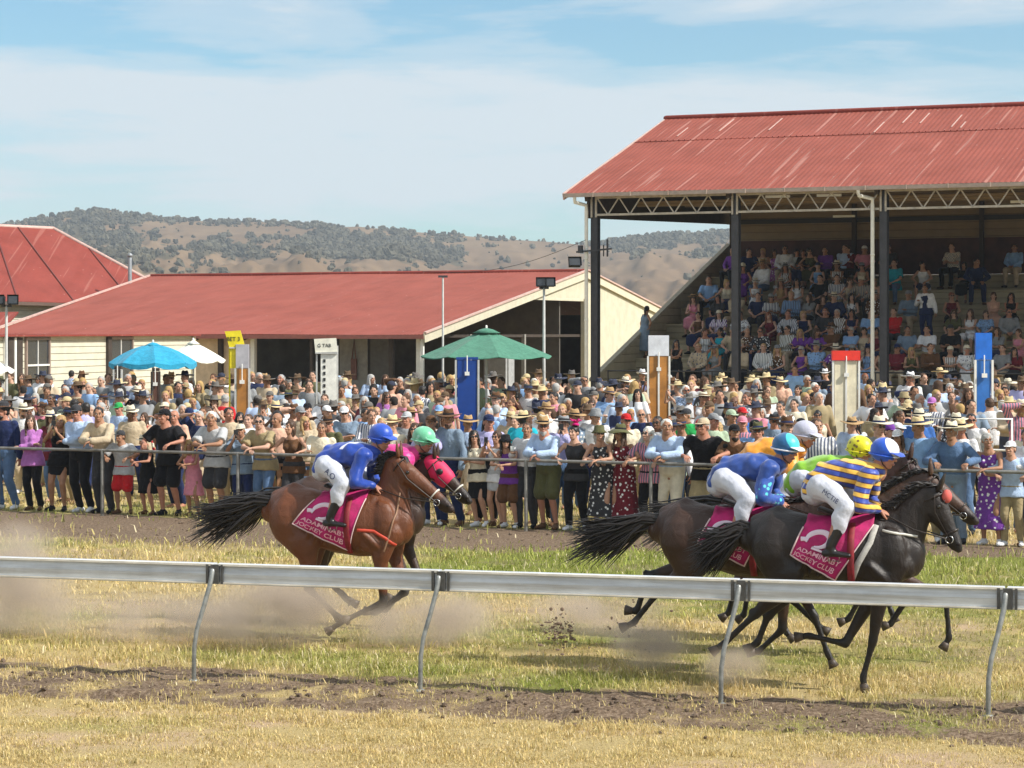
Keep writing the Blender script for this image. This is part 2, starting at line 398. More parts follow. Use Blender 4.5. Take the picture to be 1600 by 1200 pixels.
# ---------------------------------------------------------------- hills
SKYL = [(-900, 372), (-300, 365), (0, 352), (40, 345), (80, 336), (120, 330), (165, 326), (200, 333), (270, 341), (350, 345), (430, 345), (500, 350), (520, 353), (560, 352), (640, 360), (700, 364), (760, 370), (860, 376), (905, 380), (940, 377), (985, 370), (1050, 364), (1100, 364), (1140, 360), (1250, 352), (1500, 360), (2500, 372)]
HD = 1500.0
def hill_h(a, d):
    """a: tan azimuth, d: distance"""
    px = 800 + F * a
    top = CH + (HOR - np.interp(px, *zip(*SKYL)) - 2) / F * HD
    t = np.clip((d - 330) / (HD - 330), 0, 1)
    sp = fbm(px * .010 + 2, d * .0035, 4) - .5
    prof = t ** 1.25 * (1 - .15 * np.sin(t * math.pi)) + sp * .42 * np.sin(np.clip(t, 0, 1) * math.pi) * (.4 + t)
    back = np.clip((d - HD) / 900, 0, 1)
    return -3 + (top + 3) * np.where(d <= HD, prof, 1 - .7 * back ** 1.5)
def wood(px, py):
    """how wooded a spot is; photo-like patches of bush on the slopes"""
    g = lambda cx, cy, sx, sy: np.exp(-(((px - cx) / sx) ** 2 + ((py - cy) / sy) ** 2))
    w = fbm(px * .035, py * .07, 5) * 1.9 - 1.05
    w = w + .65 * g(130, 355, 90, 36) + .45 * g(190, 395, 90, 25) + .6 * g(400, 392, 130, 14) + .75 * g(560, 378, 110, 18) + .5 * g(640, 392, 90, 16) + .5 * g(330, 340, 160, 7)
    w = w - .5 * g(380, 362, 110, 12) - .35 * g(840, 405, 110, 30) + .75 * g(1060, 375, 110, 15) + .35 * g(960, 385, 50, 8) - .7 * g(1000, 430, 110, 24) - .3 * g(450, 415, 200, 9)
    return w
ha = np.concatenate([np.linspace(-.9, -.27, 50), np.linspace(-.265, .265, 420), np.linspace(.27, .9, 50)])
hd = np.concatenate([np.linspace(300, 1560, 150), np.linspace(1600, 2600, 12)])
A_, D_ = np.meshgrid(ha, hd); A_ = A_.ravel(); D_ = D_.ravel(); H_ = hill_h(A_, D_)
hpx = 800 + F * A_; hpy = HOR - (H_ - CH) * F / D_
wd_ = np.clip(wood(hpx, hpy) * 2.2, 0, 1)
nx, ny = len(ha), len(hd); idx = (np.arange(ny - 1)[:, None] * nx + np.arange(nx - 1)[None, :]).ravel()
def hill_mat():
    m = bpy.data.materials.new('hill_slopes'); m.use_nodes = True; t = NT(m.node_tree); b = t.n['Principled BSDF']
    tc = t.add('ShaderNodeTexCoord').outputs['Object']
    n1 = t.noise(tc, .012, 6, .65); n2 = t.noise(tc, .09, 5, .65)
    c = t.ramp(n1, [(.3, (.12, .078, .048)), (.5, (.165, .110, .066)), (.7, (.21, .145, .086))])
    bush = t.ramp(n2, [(.35, (.045, .040, .026)), (.65, (.10, .082, .052))])
    a = t.math('ADD', t.add('ShaderNodeAttribute', attribute_name='wood').outputs['Fac'], t.math('MULTIPLY', t.math('SUBTRACT', n2, .52), 2.2))
    t.l.new(t.mix(t.ramp(a, [(.35, (0, 0, 0)), (.6, (1, 1, 1))]), c, bush), b.inputs['Base Color']); b.inputs['Roughness'].default_value = 1; b.inputs['Specular IOR Level'].default_value = .1
    return m
tag(link('hills', grid_mesh('hills', np.stack([A_ * D_, D_, H_], 1), np.stack([idx, idx + 1, idx + 1 + nx, idx + nx], 1), {'wood': wd_}, hill_mat())), kind='structure')
def hill_trees():
    rs = np.random.RandomState(8); n = 60000; a = rs.uniform(-.28, .22, n); d = np.sqrt(rs.uniform(500 ** 2, 1540 ** 2, n)); h = hill_h(a, d)
    px = 800 + F * a; py = HOR - (h - CH) * F / d; ok = rs.rand(n) < np.clip(wood(px, py) * 1.1 + .0, .008, 1)
    ridge = np.abs(d - HD) < 40; ok |= ridge & (rs.rand(n) < .3 * (px < 520) + .6 * ((px > 930)) + .03)
    ok &= py < 470
    a, d, h = a[ok][:15000], d[ok][:15000], h[ok][:15000]; n = len(a)
    mb = MB(); mb.ball((0, 0, 0), 1, 8); bv = np.array(mb.v); quad = [f if len(f) == 4 else (*f, f[2]) for f in mb.f]
    tris = np.array([(f[0], f[1], f[2]) for f in quad] + [(f[0], f[2], f[3]) for f in quad if f[2] != f[3]])
    k = len(bv); S = (.45 + 1.35 * rs.rand(n) ** 2)
    disp = 1 + .85 * (rs.rand(n, k) - .5)
    co = bv[None] * disp[:, :, None] * np.stack([S * rs.uniform(.8, 1.5, n), S, S * rs.uniform(.8, 1.35, n)], 1)[:, None] + np.stack([a * d, d, h + S * .7], 1)[:, None]
    f = (tris[None] + (np.arange(n) * k)[:, None, None]).reshape(-1, 3)
    c = np.array([[.072, .066, .046]]) * (.45 + 1.1 * rs.rand(n))[:, None]; c = np.repeat(np.concatenate([c, np.ones((n, 1))], 1), k, 0)
    m = bpy.data.materials.new('bush_foliage'); m.use_nodes = True; t = NT(m.node_tree); b = t.n['Principled BSDF']
    t.l.new(t.add('ShaderNodeAttribute', attribute_name='tint').outputs['Color'], b.inputs['Base Color']); b.inputs['Roughness'].default_value = 1
    o = link('hillside_trees', grid_mesh('hillside_trees', co.reshape(-1, 3), f, {'tint': c}, m)); o.data.polygons.foreach_set('use_smooth', [False] * len(o.data.polygons))
    tag(o, 'dark scattered bush and trees covering the dry brown hillsides', 'trees', kind='stuff')
hill_trees()
# ---------------------------------------------------------------- building materials
def roof_mat(name, col, seam_y=None, lines=1.0):
    def f(t, tc, c, b):
        s = t.noise(t.mapping(tc, (1.3, .22, .22)), 1.0, 5, .6)
        c = t.mix(t.ramp(s, [(.35, (0, 0, 0)), (.7, (.4,) * 3)]), c, tuple(min(1, x * 1.2 + .02) for x in col))
        ln = t.noise(t.mapping(tc, (7.5, .20, .20), loc=(3, 1, 0)), 1.0, 2, .3)      # sun bleached laps running down the slope
        c = t.mix(t.math('MULTIPLY', t.ramp(ln, [(.64, (0, 0, 0)), (.68, (1, 1, 1))]), .55 * lines), c, (.62, .36, .30))
        sp = t.add('ShaderNodeTexVoronoi', {'Vector': tc, 'Scale': 1.9}).outputs['Distance']
        c = t.mix(t.ramp(sp, [(.035, (.7,) * 3), (.06, (0, 0, 0))]), c, (.6, .42, .37))
        fine = t.noise(tc, 14.0, 3, .7)
        return t.mix(t.ramp(fine, [(.3, (.35,) * 3), (.6, (0, 0, 0))]), c, tuple(x * .7 for x in col))
    return mat(name, col, .7, .12, .8, .12, 30, spec=.12, fn=f)
ROOF = roof_mat('red_roof_iron', (.275, .076, .055), lines=.6); ROOF3 = roof_mat('shed_roof_iron', (.28, .076, .056), lines=.10); ROOF2 = roof_mat('dark_red_roof_iron', (.235, .05, .038), lines=.3)
def board_mat(name, col, pitch, vertical=False):
    def f(t, tc, c, b):
        sp = t.add('ShaderNodeSeparateXYZ', {0: tc}).outputs
        z = sp[0] if vertical else sp[2]
        fr = t.math('FRACT', t.math('MULTIPLY', z, 1 / pitch))
        hgt = t.ramp(fr, [(0, (0, 0, 0)), (.1, (1, 1, 1)), (1, (.75,) * 3)])
        t.l.new(t.add('ShaderNodeBump', {'Height': hgt, 'Strength': .9, 'Distance': .02}).outputs[0], b.inputs['Normal'])
        seam = t.ramp(fr, [(0, (1, 1, 1)), (.09, (.0,) * 3)])
        st = t.noise(t.mapping(tc, (1, 1, 6) if not vertical else (6, 6, .6)), 1.6, 5, .65)
        c = t.mix(t.ramp(st, [(.5, (0, 0, 0)), (.8, (.45,) * 3)]), c, tuple(x * .6 for x in col))
        return t.mix(t.math('MULTIPLY', seam, .75), c, tuple(x * .28 for x in col))
    return mat(name, col, .7, .08, 2.5, fn=f)
CREAM = board_mat('cream_weatherboard', (.62, .595, .48), .19)
CREAMV = board_mat('cream_vertical_boards', (.56, .525, .40), .30, True)
TIER = board_mat('weathered_bench_boards', (.40, .34, .22), .18)
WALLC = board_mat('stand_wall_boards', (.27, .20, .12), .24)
WHITE = mat('white_paint', (.78, .77, .72), .5, .06, 8)
GREYP = mat('grey_paint', (.52, .52, .50), .5, .1, 8)
STEEL = mat('dark_steel', (.045, .045, .055), .5, .2, 5)
GALV = mat('galvanised_steel', (.50, .52, .54), .42, .15, 9, metal=.55)
TRUSS = mat('truss_paint', (.50, .46, .40), .6, .18, 6)
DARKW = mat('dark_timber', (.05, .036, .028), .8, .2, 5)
GLASS = mat('window_glass', (.035, .04, .045), .12, .1, 3, spec=.8)
BLACKP = mat('black_plastic', (.02, .02, .022), .5, .1)
CREAMP = mat('cream_paint', (.58, .545, .42), .6, .07, 4)
LAMPW = mat('lamp_diffuser', (.85, .85, .82), .4, .03)
CONC = mat('concrete', (.36, .34, .30), .9, .15, 3, .3, 30)

def corrugated(a0, a1, y0, z0, y1, z1, b0=None, b1=None, pitch=.152, amp=.006, th=.02, rows=4):
    """iron sheet from the eave (a0..a1 at y0, z0) up to the ridge (b0..b1 at y1, z1)"""
    b0 = a0 if b0 is None else b0; b1 = a1 if b1 is None else b1
    n = int((max(a1, b1) - min(a0, b0)) / pitch * 4); mb = MB(); vs = []; fs = []
    sl = V((0, z0 - z1, y1 - y0)).normalized(); sl = sl if sl.z > 0 else -sl
    for lay in (0, 1):
        for r in range(rows + 1):
            q = r / rows
            for i in range(n + 1):
                x = (a0 + (b0 - a0) * q) + ((a1 + (b1 - b0 - a1 + a0) * q + (b0 - a0) * q) - (a0 + (b0 - a0) * q)) * i / n if False else (a0 + (b0 - a0) * q) * (1 - i / n) + (a1 + (b1 - a1) * q) * i / n
                w = amp * math.sin(i * math.pi / 2) - (th if lay else 0)
                sag = .012 * math.sin(q * 9 + x * .7)
                vs.append((x, y0 + (y1 - y0) * q + sl.y * w, z0 + (z1 - z0) * q + sl.z * w + sag))
    W = n + 1; L = W * (rows + 1)
    for r in range(rows):
        for i in range(n):
            k = r * W + i; fs.append((k, k + 1, k + 1 + W, k + W)); fs.append((L + k, L + k + W, L + k + 1 + W, L + k + 1))
    for i in range(n): fs.append((i, L + i, L + i + 1, i + 1)); k = rows * W + i; fs.append((k, k + 1, L + k + 1, L + k))
    for r in range(rows):
        k = r * W; fs.append((k, k + W, L + k + W, L + k)); k += n; fs.append((k, L + k, L + k + W, k + W))
    return mb.add(vs, fs)

# ---------------------------------------------------------------- grandstand
GS = empty('grandstand', (2.28, 67.3, 0), -R(23.4), label='long grandstand under a red corrugated roof with seated spectators on cream timber tiers', cat='grandstand')
GM_ = Matrix.Translation(GS.location) @ Matrix.Rotation(-R(23.4), 4, 'Z')
NT_, RISE, RUN, Z0, Y0 = 8, .53, 1.42, 1.22, 1.0
def grandstand():
    L = 21.6; eave, ridge = 7.12, 10.04
    mb = corrugated(-.62, L + .6, -.42, eave, 8.4, ridge, rows=6); rf = mb.build('roof', ROOF, GS)
    corrugated(-.62, L + .6, 17.2, eave, 8.4, ridge, rows=4).build('roof', ROOF, GS)
    m = MB(); m.tube([(-.64, 8.4, ridge + .03), (L + .6, 8.4, ridge + .03)], .085, 8); m.build('ridge_cap', ROOF2, rf, True)
    for q in (.66,):
        y_, z_ = -.42 + 8.82 * q, eave + (ridge - eave) * q + .012; m = MB(); m.beam((-.62, y_, z_), (L + .6, y_, z_), .04, .012)
        for k in range(120): m.box((-.5 + k * .19, y_ + .08, z_ + .03), (.03, .03, .02))
        m.build('sheet_lap', ROOF2, rf)
    rr = random.Random(2)
    for k in range(16): x_ = rr.uniform(0, L); q0 = rr.uniform(.66, .8); q1 = q0 + rr.uniform(.08, .2); m = MB(); m.beam((x_, -.42 + 8.82 * q0, eave + (ridge - eave) * q0 + .02), (x_, -.42 + 8.82 * min(q1, .99), eave + (ridge - eave) * min(q1, .99) + .02), .035, .016); m.build('roof_batten', mat('pale_batten', (.55, .36, .31), .6), rf)
    m = MB()
    for s in (0, 1):
        a, b = ((-.66, -.45, eave - .09), (-.66, 8.4, ridge - .09)) if s == 0 else ((-.66, 17.25, eave - .09), (-.66, 8.4, ridge - .09))
        m.beam(a, b, .04, .20)
    m.build('barge_board', mat('pale_barge', (.55, .38, .33), .6), GS)
    m = MB(); m.beam((-.62, -.50, eave - .06), (L + .6, -.50, eave - .06), .12, .11)
    for i in range(19): m.box((.3 + i * 1.15, -.575, eave - .06), (.035, .03, .13))
    m.build('gutter', mat('gutter_paint', (.42, .33, .28), .5), GS)
    # roof frame: purlins and rafters under the iron
    m = MB()
    for k in range(1, 8):
        q = k / 8; m.beam((-.5, -.42 + 8.8 * q, eave + (ridge - eave) * q - .10), (L, -.42 + 8.8 * q, eave + (ridge - eave) * q - .10), .07, .1)
        m.beam((-.5, 17.2 - 8.8 * q, eave + (ridge - eave) * q - .10), (L, 17.2 - 8.8 * q, eave + (ridge - eave) * q - .10), .07, .1)
    for i in range(6):
        x = i * 4.3; m.beam((x, -.3, eave - .17), (x, 8.4, ridge - .17), .1, .14); m.beam((x, 17.1, eave - .17), (x, 8.4, ridge - .17), .1, .14)
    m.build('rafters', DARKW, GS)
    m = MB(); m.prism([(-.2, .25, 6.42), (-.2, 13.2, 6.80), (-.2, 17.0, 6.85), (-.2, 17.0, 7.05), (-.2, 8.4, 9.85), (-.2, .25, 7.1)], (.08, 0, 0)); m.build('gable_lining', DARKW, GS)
    for i in range(6):
        x = i * 4.3; m = MB()
        m.box((x + .12, .02, 3.55), (.21, .02, 7.1)); m.box((x + .12, .24, 3.55), (.21, .02, 7.1)); m.box((x + .12, .13, 3.55), (.02, .2, 7.1)); m.build('column', STEEL, GS)
        m = MB(); m.box((x + .06, -.03, 6.76), (.05, .05, .66)); m.box((x + .2, -.03, 6.76), (.05, .05, .66)); m.build('hanger', TRUSS, GS)
    for i in range(5):
        x0 = i * 4.3 + .23; x1 = x0 + 4.3 - .21; zt, zb = 7.0, 6.5; m = MB()
        m.box(((x0 + x1) / 2, -.03, zt), (x1 - x0, .07, .06)); m.box(((x0 + x1) / 2, -.03, zb), (x1 - x0, .07, .06))
        n = 12
        for k in range(n):
            a = x0 + (x1 - x0) * k / n; b = x0 + (x1 - x0) * (k + 1) / n
            m.beam((a, -.03 + .008 * (k % 2), zt if k % 2 == 0 else zb), (b, -.03 + .008 * (k % 2), zb if k % 2 == 0 else zt), .03, .035)
        m.build('truss', TRUSS, GS)
    def pipe(x, dx):
        m = MB(); m.tube([(x - dx, -.5, 7.0), (x - dx, -.46, 6.86), (x, -.14, 6.78), (x, -.12, 6.6), (x, -.12, .3)], .055, 10)
        for z in (1.6, 3.4, 5.2): m.lathe([(.064, z), (.064, z + .05)], (x, -.12, 0), 10)
        m.build('downpipe', WHITE, GS, True)
    pipe(-.07, .22); pipe(8.45, .3)
    # tiers
    m = MB()
    for k in range(NT_):
        y = Y0 + RUN * k; z = Z0 + RISE * k; y2 = y + RUN if k < NT_ - 1 else 13.2
        m.prism([(0, y, z - RISE if k else 0), (0, y, z), (0, y2, z), (0, y2, z - .1), (0, y + .1, z - .1), (0, y + .1, z - RISE if k else 0)][::-1], (L, 0, 0))
        m.box((L / 2, y - .015, z - .02), (L, .05, .045))
        m.box((L / 2, y - .008, z - .27), (L, .02, .04))
    m.build('tiers', TIER, GS)
    m = MB(); m.prism([(-.1, .3, 0), (-.1, .3, 1.62), (-.1, 13.2, 6.02), (-.1, 13.2, 0)], (.1, 0, 0)); m.build('side_wall', board_mat('side_wall_boards', (.42, .36, .24), .24), GS)
    m = MB(); m.beam((-.05, .25, 1.68), (-.05, 13.2, 6.09), .16, .09); m.build('side_rail', mat('weathered_capping', (.42, .38, .28), .8), GS)
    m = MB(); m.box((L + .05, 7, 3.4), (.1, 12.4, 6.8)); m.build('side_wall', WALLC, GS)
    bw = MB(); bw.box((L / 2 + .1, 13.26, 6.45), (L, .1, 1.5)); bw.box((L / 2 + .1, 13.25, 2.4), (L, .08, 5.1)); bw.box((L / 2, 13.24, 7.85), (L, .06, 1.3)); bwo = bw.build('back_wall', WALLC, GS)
    m = MB(); m.box((L / 2 + .1, 13.19, 5.60), (L - .3, .03, 1.2)); m.build('panelling', mat('dark_red_panel', (.085, .03, .022), .7, .3, 2), GS)
    m = MB(); m.box((L / 2 + .1, 13.17, 6.86), (L - .3, .05, .16)); m.build('slot_window', BLACKP, GS)
    m = MB(); m.box((13.6, 12.7, 6.4), (1.6, .5, 1.1)); m.build('press_box', mat('pale_grey_panel', (.34, .35, .36), .7), GS)
    for i in range(6): m = MB(); m.box((i * 4.3 + .1, 13.1, 6.2), (.14, .14, 2.6)); m.build('wall_post', DARKW, GS)
    m = MB(); m.box((L / 2, 3.2, 6.97), (L - .6, .12, .16)); m.box((L / 2, 7.6, 7.2), (L - .6, .12, .2)); m.build('tie_beams', WALLC, GS)
    for x, y, z in ((5.6, .3, 6.93), (7.1, .3, 6.93), (5.3, 8.5, 6.75), (12.0, 3, 6.78)):
        m = MB(); m.box((x, y, z), (.7, .1, .07)); m.build('strip_light', LAMPW, GS)
    m = MB(); m.box((L / 2, .35, .62), (L, .06, 1.24)); m.build('front_wall', WALLC, GS)
    # front hand rail with lattice posts
    m = MB(); m.tube([(.4, .42, 1.95), (L, .42, 1.95)], .022, 8); m.tube([(.4, .42, 1.6), (L, .42, 1.6)], .018, 8)
    for k in range(14): m.tube([(.4 + k * 1.6, .42, 1.2), (.4 + k * 1.6, .42, 1.95)], .02, 8)
    m.build('front_rail', mat('black_rail', (.03, .03, .035), .5), GS)
grandstand()
def flood(name, loc, rz, tilt, w_, h_, parent=None):
    M = Matrix.Translation(V(loc)) @ Matrix.Rotation(rz, 4, 'Z') @ Matrix.Rotation(tilt, 4, 'X'); M3 = M.to_3x3()
    m = MB(); m.box(loc, (w_, h_ * .5, h_), M3)
    m.add([M @ V(p) for p in ((-w_ / 2, -h_ * .25, -h_ / 2), (w_ / 2, -h_ * .25, -h_ / 2), (w_ / 2, -h_ * .25, h_ / 2), (-w_ / 2, -h_ * .25, h_ / 2), (-w_ * .58, -h_ * .5, -h_ * .6), (w_ * .58, -h_ * .5, -h_ * .6), (w_ * .58, -h_ * .5, h_ * .6), (-w_ * .58, -h_ * .5, h_ * .6))],
          [(0, 1, 5, 4), (1, 2, 6, 5), (2, 3, 7, 6), (3, 0, 4, 7)])
    o = m.build(name, BLACKP, parent); g = MB(); g.box(M @ V((0, -h_ * .29, 0)), (w_ * .9, .01, h_ * .9), M3); g.build('lens', GLASS, o); return o
p = at(905, 411, 67.0); q = GM_.inverted() @ p
flood('floodlight', q + V((-.05, -.25, 0)), R(30), R(-25), .34, .24, GS)
m = MB(); m.beam((-.35, -.2, 5.42), (.75, -.2, 5.50), .05, .05); m.tube([(.62, -.2, 5.3), (.62, -.2, 5.75)], .03, 8); m.tube([(.5, -.2, 5.3), (.5, -.2, 5.6)], .02, 8); m.box((-.22, -.2, 5.5), (.12, .12, .22)); m.build('aerial_bracket', STEEL, GS)

# ---------------------------------------------------------------- open shed with the red roof
SX, SY, K = -3.05, 78.3, 1.35
SH = empty('betting_shed', (SX, SY, 0), -R(24), label='low open sided shed with a broad red roof and cream gable beside the grandstand', cat='shed')
def wall_x(px, y, X0=SX, Y0_=SY, th=24.0):
    """distance along the shed at which a wall plane y metres back shows at photo column px"""
    k = (px - 800) / F; c, s = math.cos(R(th)), math.sin(R(th)); x0, y0 = X0 + s * y, Y0_ + c * y
    return (k * y0 - x0) / (c + k * s)
def window(parent, x, y, z0, z1, w_, nx=2, sash=True):
    f = MB(); t_ = .07; zc = (z0 + z1) / 2
    f.box((x - w_ / 2, y, zc), (t_, .08, z1 - z0 + .1)); f.box((x + w_ / 2, y, zc), (t_, .08, z1 - z0 + .1)); f.box((x, y, z1), (w_ - t_, .08, t_)); f.box((x, y, z0), (w_ - t_, .08, t_))
    wo_ = f.build('window', mat('window_frame_paint', (.30, .22, .18), .6), parent)
    g = MB(); g.box((x, y + .01, zc), (w_ - t_, .015, z1 - z0 - t_)); g.build('pane', GLASS, wo_)
    s = MB(); s.box((x, y - .02, zc + .05), (w_ - t_, .04, .05))
    for k in range(1, nx): s.box((x - w_ / 2 + w_ * k / nx, y - .012, zc), (.025, .03, z1 - z0 - t_))
    s.build('sash', WHITE, wo_)
    s = MB(); s.box((x, y - .05, z0 - .07), (w_ + .15, .14, .06)); s.build('sill', mat('brick_sill', (.35, .16, .11), .8), wo_)
def shed():
    e, rg, D = 3.0, 5.49, 14.45; XE, XR = -18.0, -20.2
    rf = corrugated(XE, .12, -.15, e, D, rg, XR, .12, rows=5).build('roof', ROOF3, SH)
    corrugated(XR, .12, 2 * D + .15, e, D, rg, rows=3).build('roof', ROOF, SH)
    m = MB(); m.tube([(XR, D, rg + .02), (.15, D, rg + .02)], .08, 8); m.build('ridge_cap', ROOF2, rf, True)
    m = MB(); m.beam((.17, -.2, e - .13), (.17, D, rg - .13), .05, .30); m.beam((.17, 2 * D + .2, e - .13), (.17, D, rg - .13), .05, .28)
    m.build('barge_board', CREAMP, SH)
    for a_, b_ in (((.2, -.2, e + .055), (.2, D, rg + .055)), ((.2, 2 * D + .2, e + .055), (.2, D + .02, rg + .055)), ((XE - .05, -.2, e + .05), (XR - .05, D, rg + .05))): m = MB(); m.beam(a_, b_, .11, .06); m.build('barge_capping', mat('pale_barge', (.55, .38, .33), .6), SH)
    m = MB(); m.box((XE / 2 + .1, -.2, e - .08), (-XE + .1, .09, .14)); m.build('gutter', mat('red_gutter', (.30, .10, .08), .5), SH)
    # gable: boarded behind the ridge, open in front of it with a boarded peak
    m = MB(); m.prism([(0, D + .1, 0), (0, 2 * D, 0), (0, 2 * D, e - .12), (0, D + .1, rg - .2)], (.08, 0, 0)); m.build('end_wall', CREAMV, SH)
    yb = 9.3; zb = e + (rg - e) * yb / D - .2
    m = MB(); m.prism([(0, yb, zb), (0, D + .1, zb), (0, D + .1, rg - .2)], (.08, 0, 0)); m.build('gable_boards', CREAMV, SH)
    m = MB(); m.box((.03, (yb + D) / 2, zb - .05), (.12, D - yb, .11)); m.build('lintel', CREAMP, SH)
    m = MB(); m.box((.05, D - .1, 2.2), (.16, .16, 4.4)); m.build('end_post', CREAMP, SH)
    # front, set back a little under the eave
    y = .6; xb, xc = wall_x(285, y), wall_x(400, y)
    m = MB(); m.box(((xb + xc) / 2, y + .02, 1.47), (xc - xb, .1, 2.94)); m.build('front_wall', mat('beige_sheet', (.62, .48, .33), .7, .15, 3), SH)
    m = MB(); m.box(((wall_x(368, y) + xc) / 2, y - .05, 1.35), (xc - wall_x(368, y) - .1, .03, 2.4)); m.build('door', mat('lilac_grey_door', (.42, .40, .43), .6), SH)
    for px in (345, 396, 612, 655):
        m = MB(); m.box((wall_x(px, y - .1), y - .1, 1.45), (.16, .16, 2.9)); m.build('post', WHITE if px in (396, 655) else DARKW, SH)
    for px in (487, 660):
        m = MB(); xx = wall_x(px, .1); m.box((xx, .1, 1.45), (.10, .10, 2.9)); m.build('verandah_post', WHITE if px > 600 else DARKW, SH)
    for px in (300, 520): xx = wall_x(px, .3); m = MB(); m.beam((xx, -.05, 2.83), (xx, .5, 2.83), .3, .07); m.build('eave_bracket', DARKW, SH)
    # inside
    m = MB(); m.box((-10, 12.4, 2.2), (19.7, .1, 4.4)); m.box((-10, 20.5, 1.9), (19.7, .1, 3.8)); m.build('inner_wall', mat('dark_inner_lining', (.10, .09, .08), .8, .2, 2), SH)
    for px0, px1 in ((531, 574), (579, 608)):
        m = MB(); x0, x1 = wall_x(px0, 2.9), wall_x(px1, 2.9); m.box(((x0 + x1) / 2, 2.9, 1.5), (x1 - x0, .05, 2.9)); m.build('partition', mat('grey_partition', (.33, .33, .32), .7) if px0 == 531 else mat('dark_partition', (.12, .12, .12), .6), SH)
    m = MB(); x0 = wall_x(553, 2.8); m.tube([(x0 - .08, 2.8, 2.1), (x0, 2.82, 2.8), (x0 + .08, 2.8, 2.1)], .024, 6); m.box((x0, 2.8, 1.75), (.22, .06, .75)); m.build('hanging_coat', mat('faded_red_cloth', (.24, .13, .12), .9), SH)
    m = MB(); m.box((-3.4, 7.0, 1.0), (4.9, .6, .08)); m.box((-3.4, 7.1, .5), (4.7, .4, 1.0)); m.build('counter', mat('counter_top', (.4, .38, .34), .5), SH)
    m = MB(); m.box((-1.2, 9.0, 1.3), (.9, .8, 2.5)); m.build('fridge', mat('fridge_white', (.36, .37, .38), .4), SH)
    for x, y_, z in ((-2.2, 4.3, 2.9), (-2.7, 8.4, 3.6), (-8.4, 8.0, 3.5)):
        m = MB(); m.box((x, y_, z), (1.35, .12, .09)); m.build('strip_light', LAMPW, SH)
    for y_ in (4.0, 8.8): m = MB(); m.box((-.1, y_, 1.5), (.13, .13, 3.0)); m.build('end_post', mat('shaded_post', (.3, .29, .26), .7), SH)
    m = MB()
    for q in (.2, .4, .6, .8): m.beam((XE, D * q, e + (rg - e) * q - .14), (.05, D * q, e + (rg - e) * q - .14), .07, .1)
    for i in range(6): x = -.1 - i * 3.5; m.beam((x, .1, e - .16), (x, D, rg - .2), .08, .11); m.box((x, D / 2, e - .06), (.06, D, .1))
    m.build('roof_frame', DARKW, SH)
shed()
def hall():
    R1, RL, E_, EL = at(83, 357, 107), at(-90, 349, 103), at(306, 478, 104), at(-90, 467, 95)
    Rr, EB = RL, at(322, 481, 119); EB.z = E_.z; BL = at(-60, 470, 128); BL.z = E_.z; RB_ = R1
    o = empty('weatherboard_hall', (E_.x, E_.y, 0), 0, label='cream weatherboard hall with a high dark red hipped roof at the left', cat='hall'); off = V((E_.x, E_.y, 0))
    def slope(pts, name):
        m = MB(); P = [p - off for p in pts]; m.prism(P, (0, 0, -.07)); return m.build(name, ROOF2, o)
    rf = slope([EL, E_, R1, RL], 'roof'); slope([E_, EB, R1], 'roof'); slope([EB, BL, RL, R1], 'roof')
    m = MB(); m.tube([R1 - off, E_ - off], .09, 8); m.tube([RL - off, R1 - off], .09, 8); m.build('ridge_cap', mat('pale_barge', (.55, .38, .33), .6), rf, True)
    lap = MB()
    for q in (.2, .42, .66):
        a = EL.lerp(E_, q + .08); b = RL.lerp(R1, q + .25) if q < .6 else R1.lerp(E_, .25); lap.beam(a - off + V((0, -.01, .03)), b - off + V((0, -.01, .03)), .05, .02)
    lap.build('lap_strips', mat('dark_lap', (.14, .035, .03), .6), rf)
    d = (E_ - EL).normalized(); n = V((-d.y, d.x, 0)); a, b = EL + n * .5, E_ + n * .5 - d * .5
    m = MB(); m.prism([V((p.x, p.y, 0)) - off for p in (a, b)] + [V((p.x, p.y, EL.z - .1)) - off for p in (b, a)], (n.x * .15, n.y * .15, 0)); m.build('wall', CREAM, o)
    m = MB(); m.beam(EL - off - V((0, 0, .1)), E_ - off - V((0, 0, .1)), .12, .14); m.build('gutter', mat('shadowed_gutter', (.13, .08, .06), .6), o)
    m = MB(); p0, p1 = at(-40, 488, 93), at(29, 487, 93.5); m.prism([p0 - off, p1 - off, p1 - off + V((0, -2.2, -.55)), p0 - off + V((0, -2.2, -.55))], (0, 0, -.06)); m.build('porch_roof', ROOF2, o)
hall()
def annex():
    A_, B_ = at(-40, 0, 60), at(302, 0, 74); A_.z = B_.z = 0; L = (B_ - A_).length; e_ = (B_ - A_).normalized()
    o = empty('weatherboard_annex', tuple(A_), math.atan2(e_.y, e_.x), label='low cream weatherboard building with sash windows under the left end of the shed roof', cat='building')
    m = MB(); m.box((L / 2, .06, 1.48), (L, .12, 2.96)); m.build('wall', CREAM, o)
    m = MB(); m.box((L - .06, 2.2, 1.48), (.12, 4.1, 2.96)); m.build('end_wall', CREAM, o)
    m = MB(); m.box((L / 2, 2.1, 2.99), (L + .3, 4.6, .05)); m.build('roof', ROOF2, o)
    c, s_ = e_.x, e_.y
    def wx(px): k = (px - 800) / F; return (k * A_.y - A_.x) / (c - k * s_)
    for px in (57, 187):
        a, b = wx(px - 18), wx(px + 18); window(o, (a + b) / 2, -.03, .0 + 1.35, 2.9, (b - a), 2)
    for px, mt, w_ in ((6, WHITE, .10), (13, DARKW, .3), (20, WHITE, .12), (27, DARKW, .3), (168, DARKW, .25), (300, CREAMP, .2)): m = MB(); m.box((wx(px), -.05, 1.47), (w_, .08, 2.94)); m.build('wall_post', mt, o)
annex()
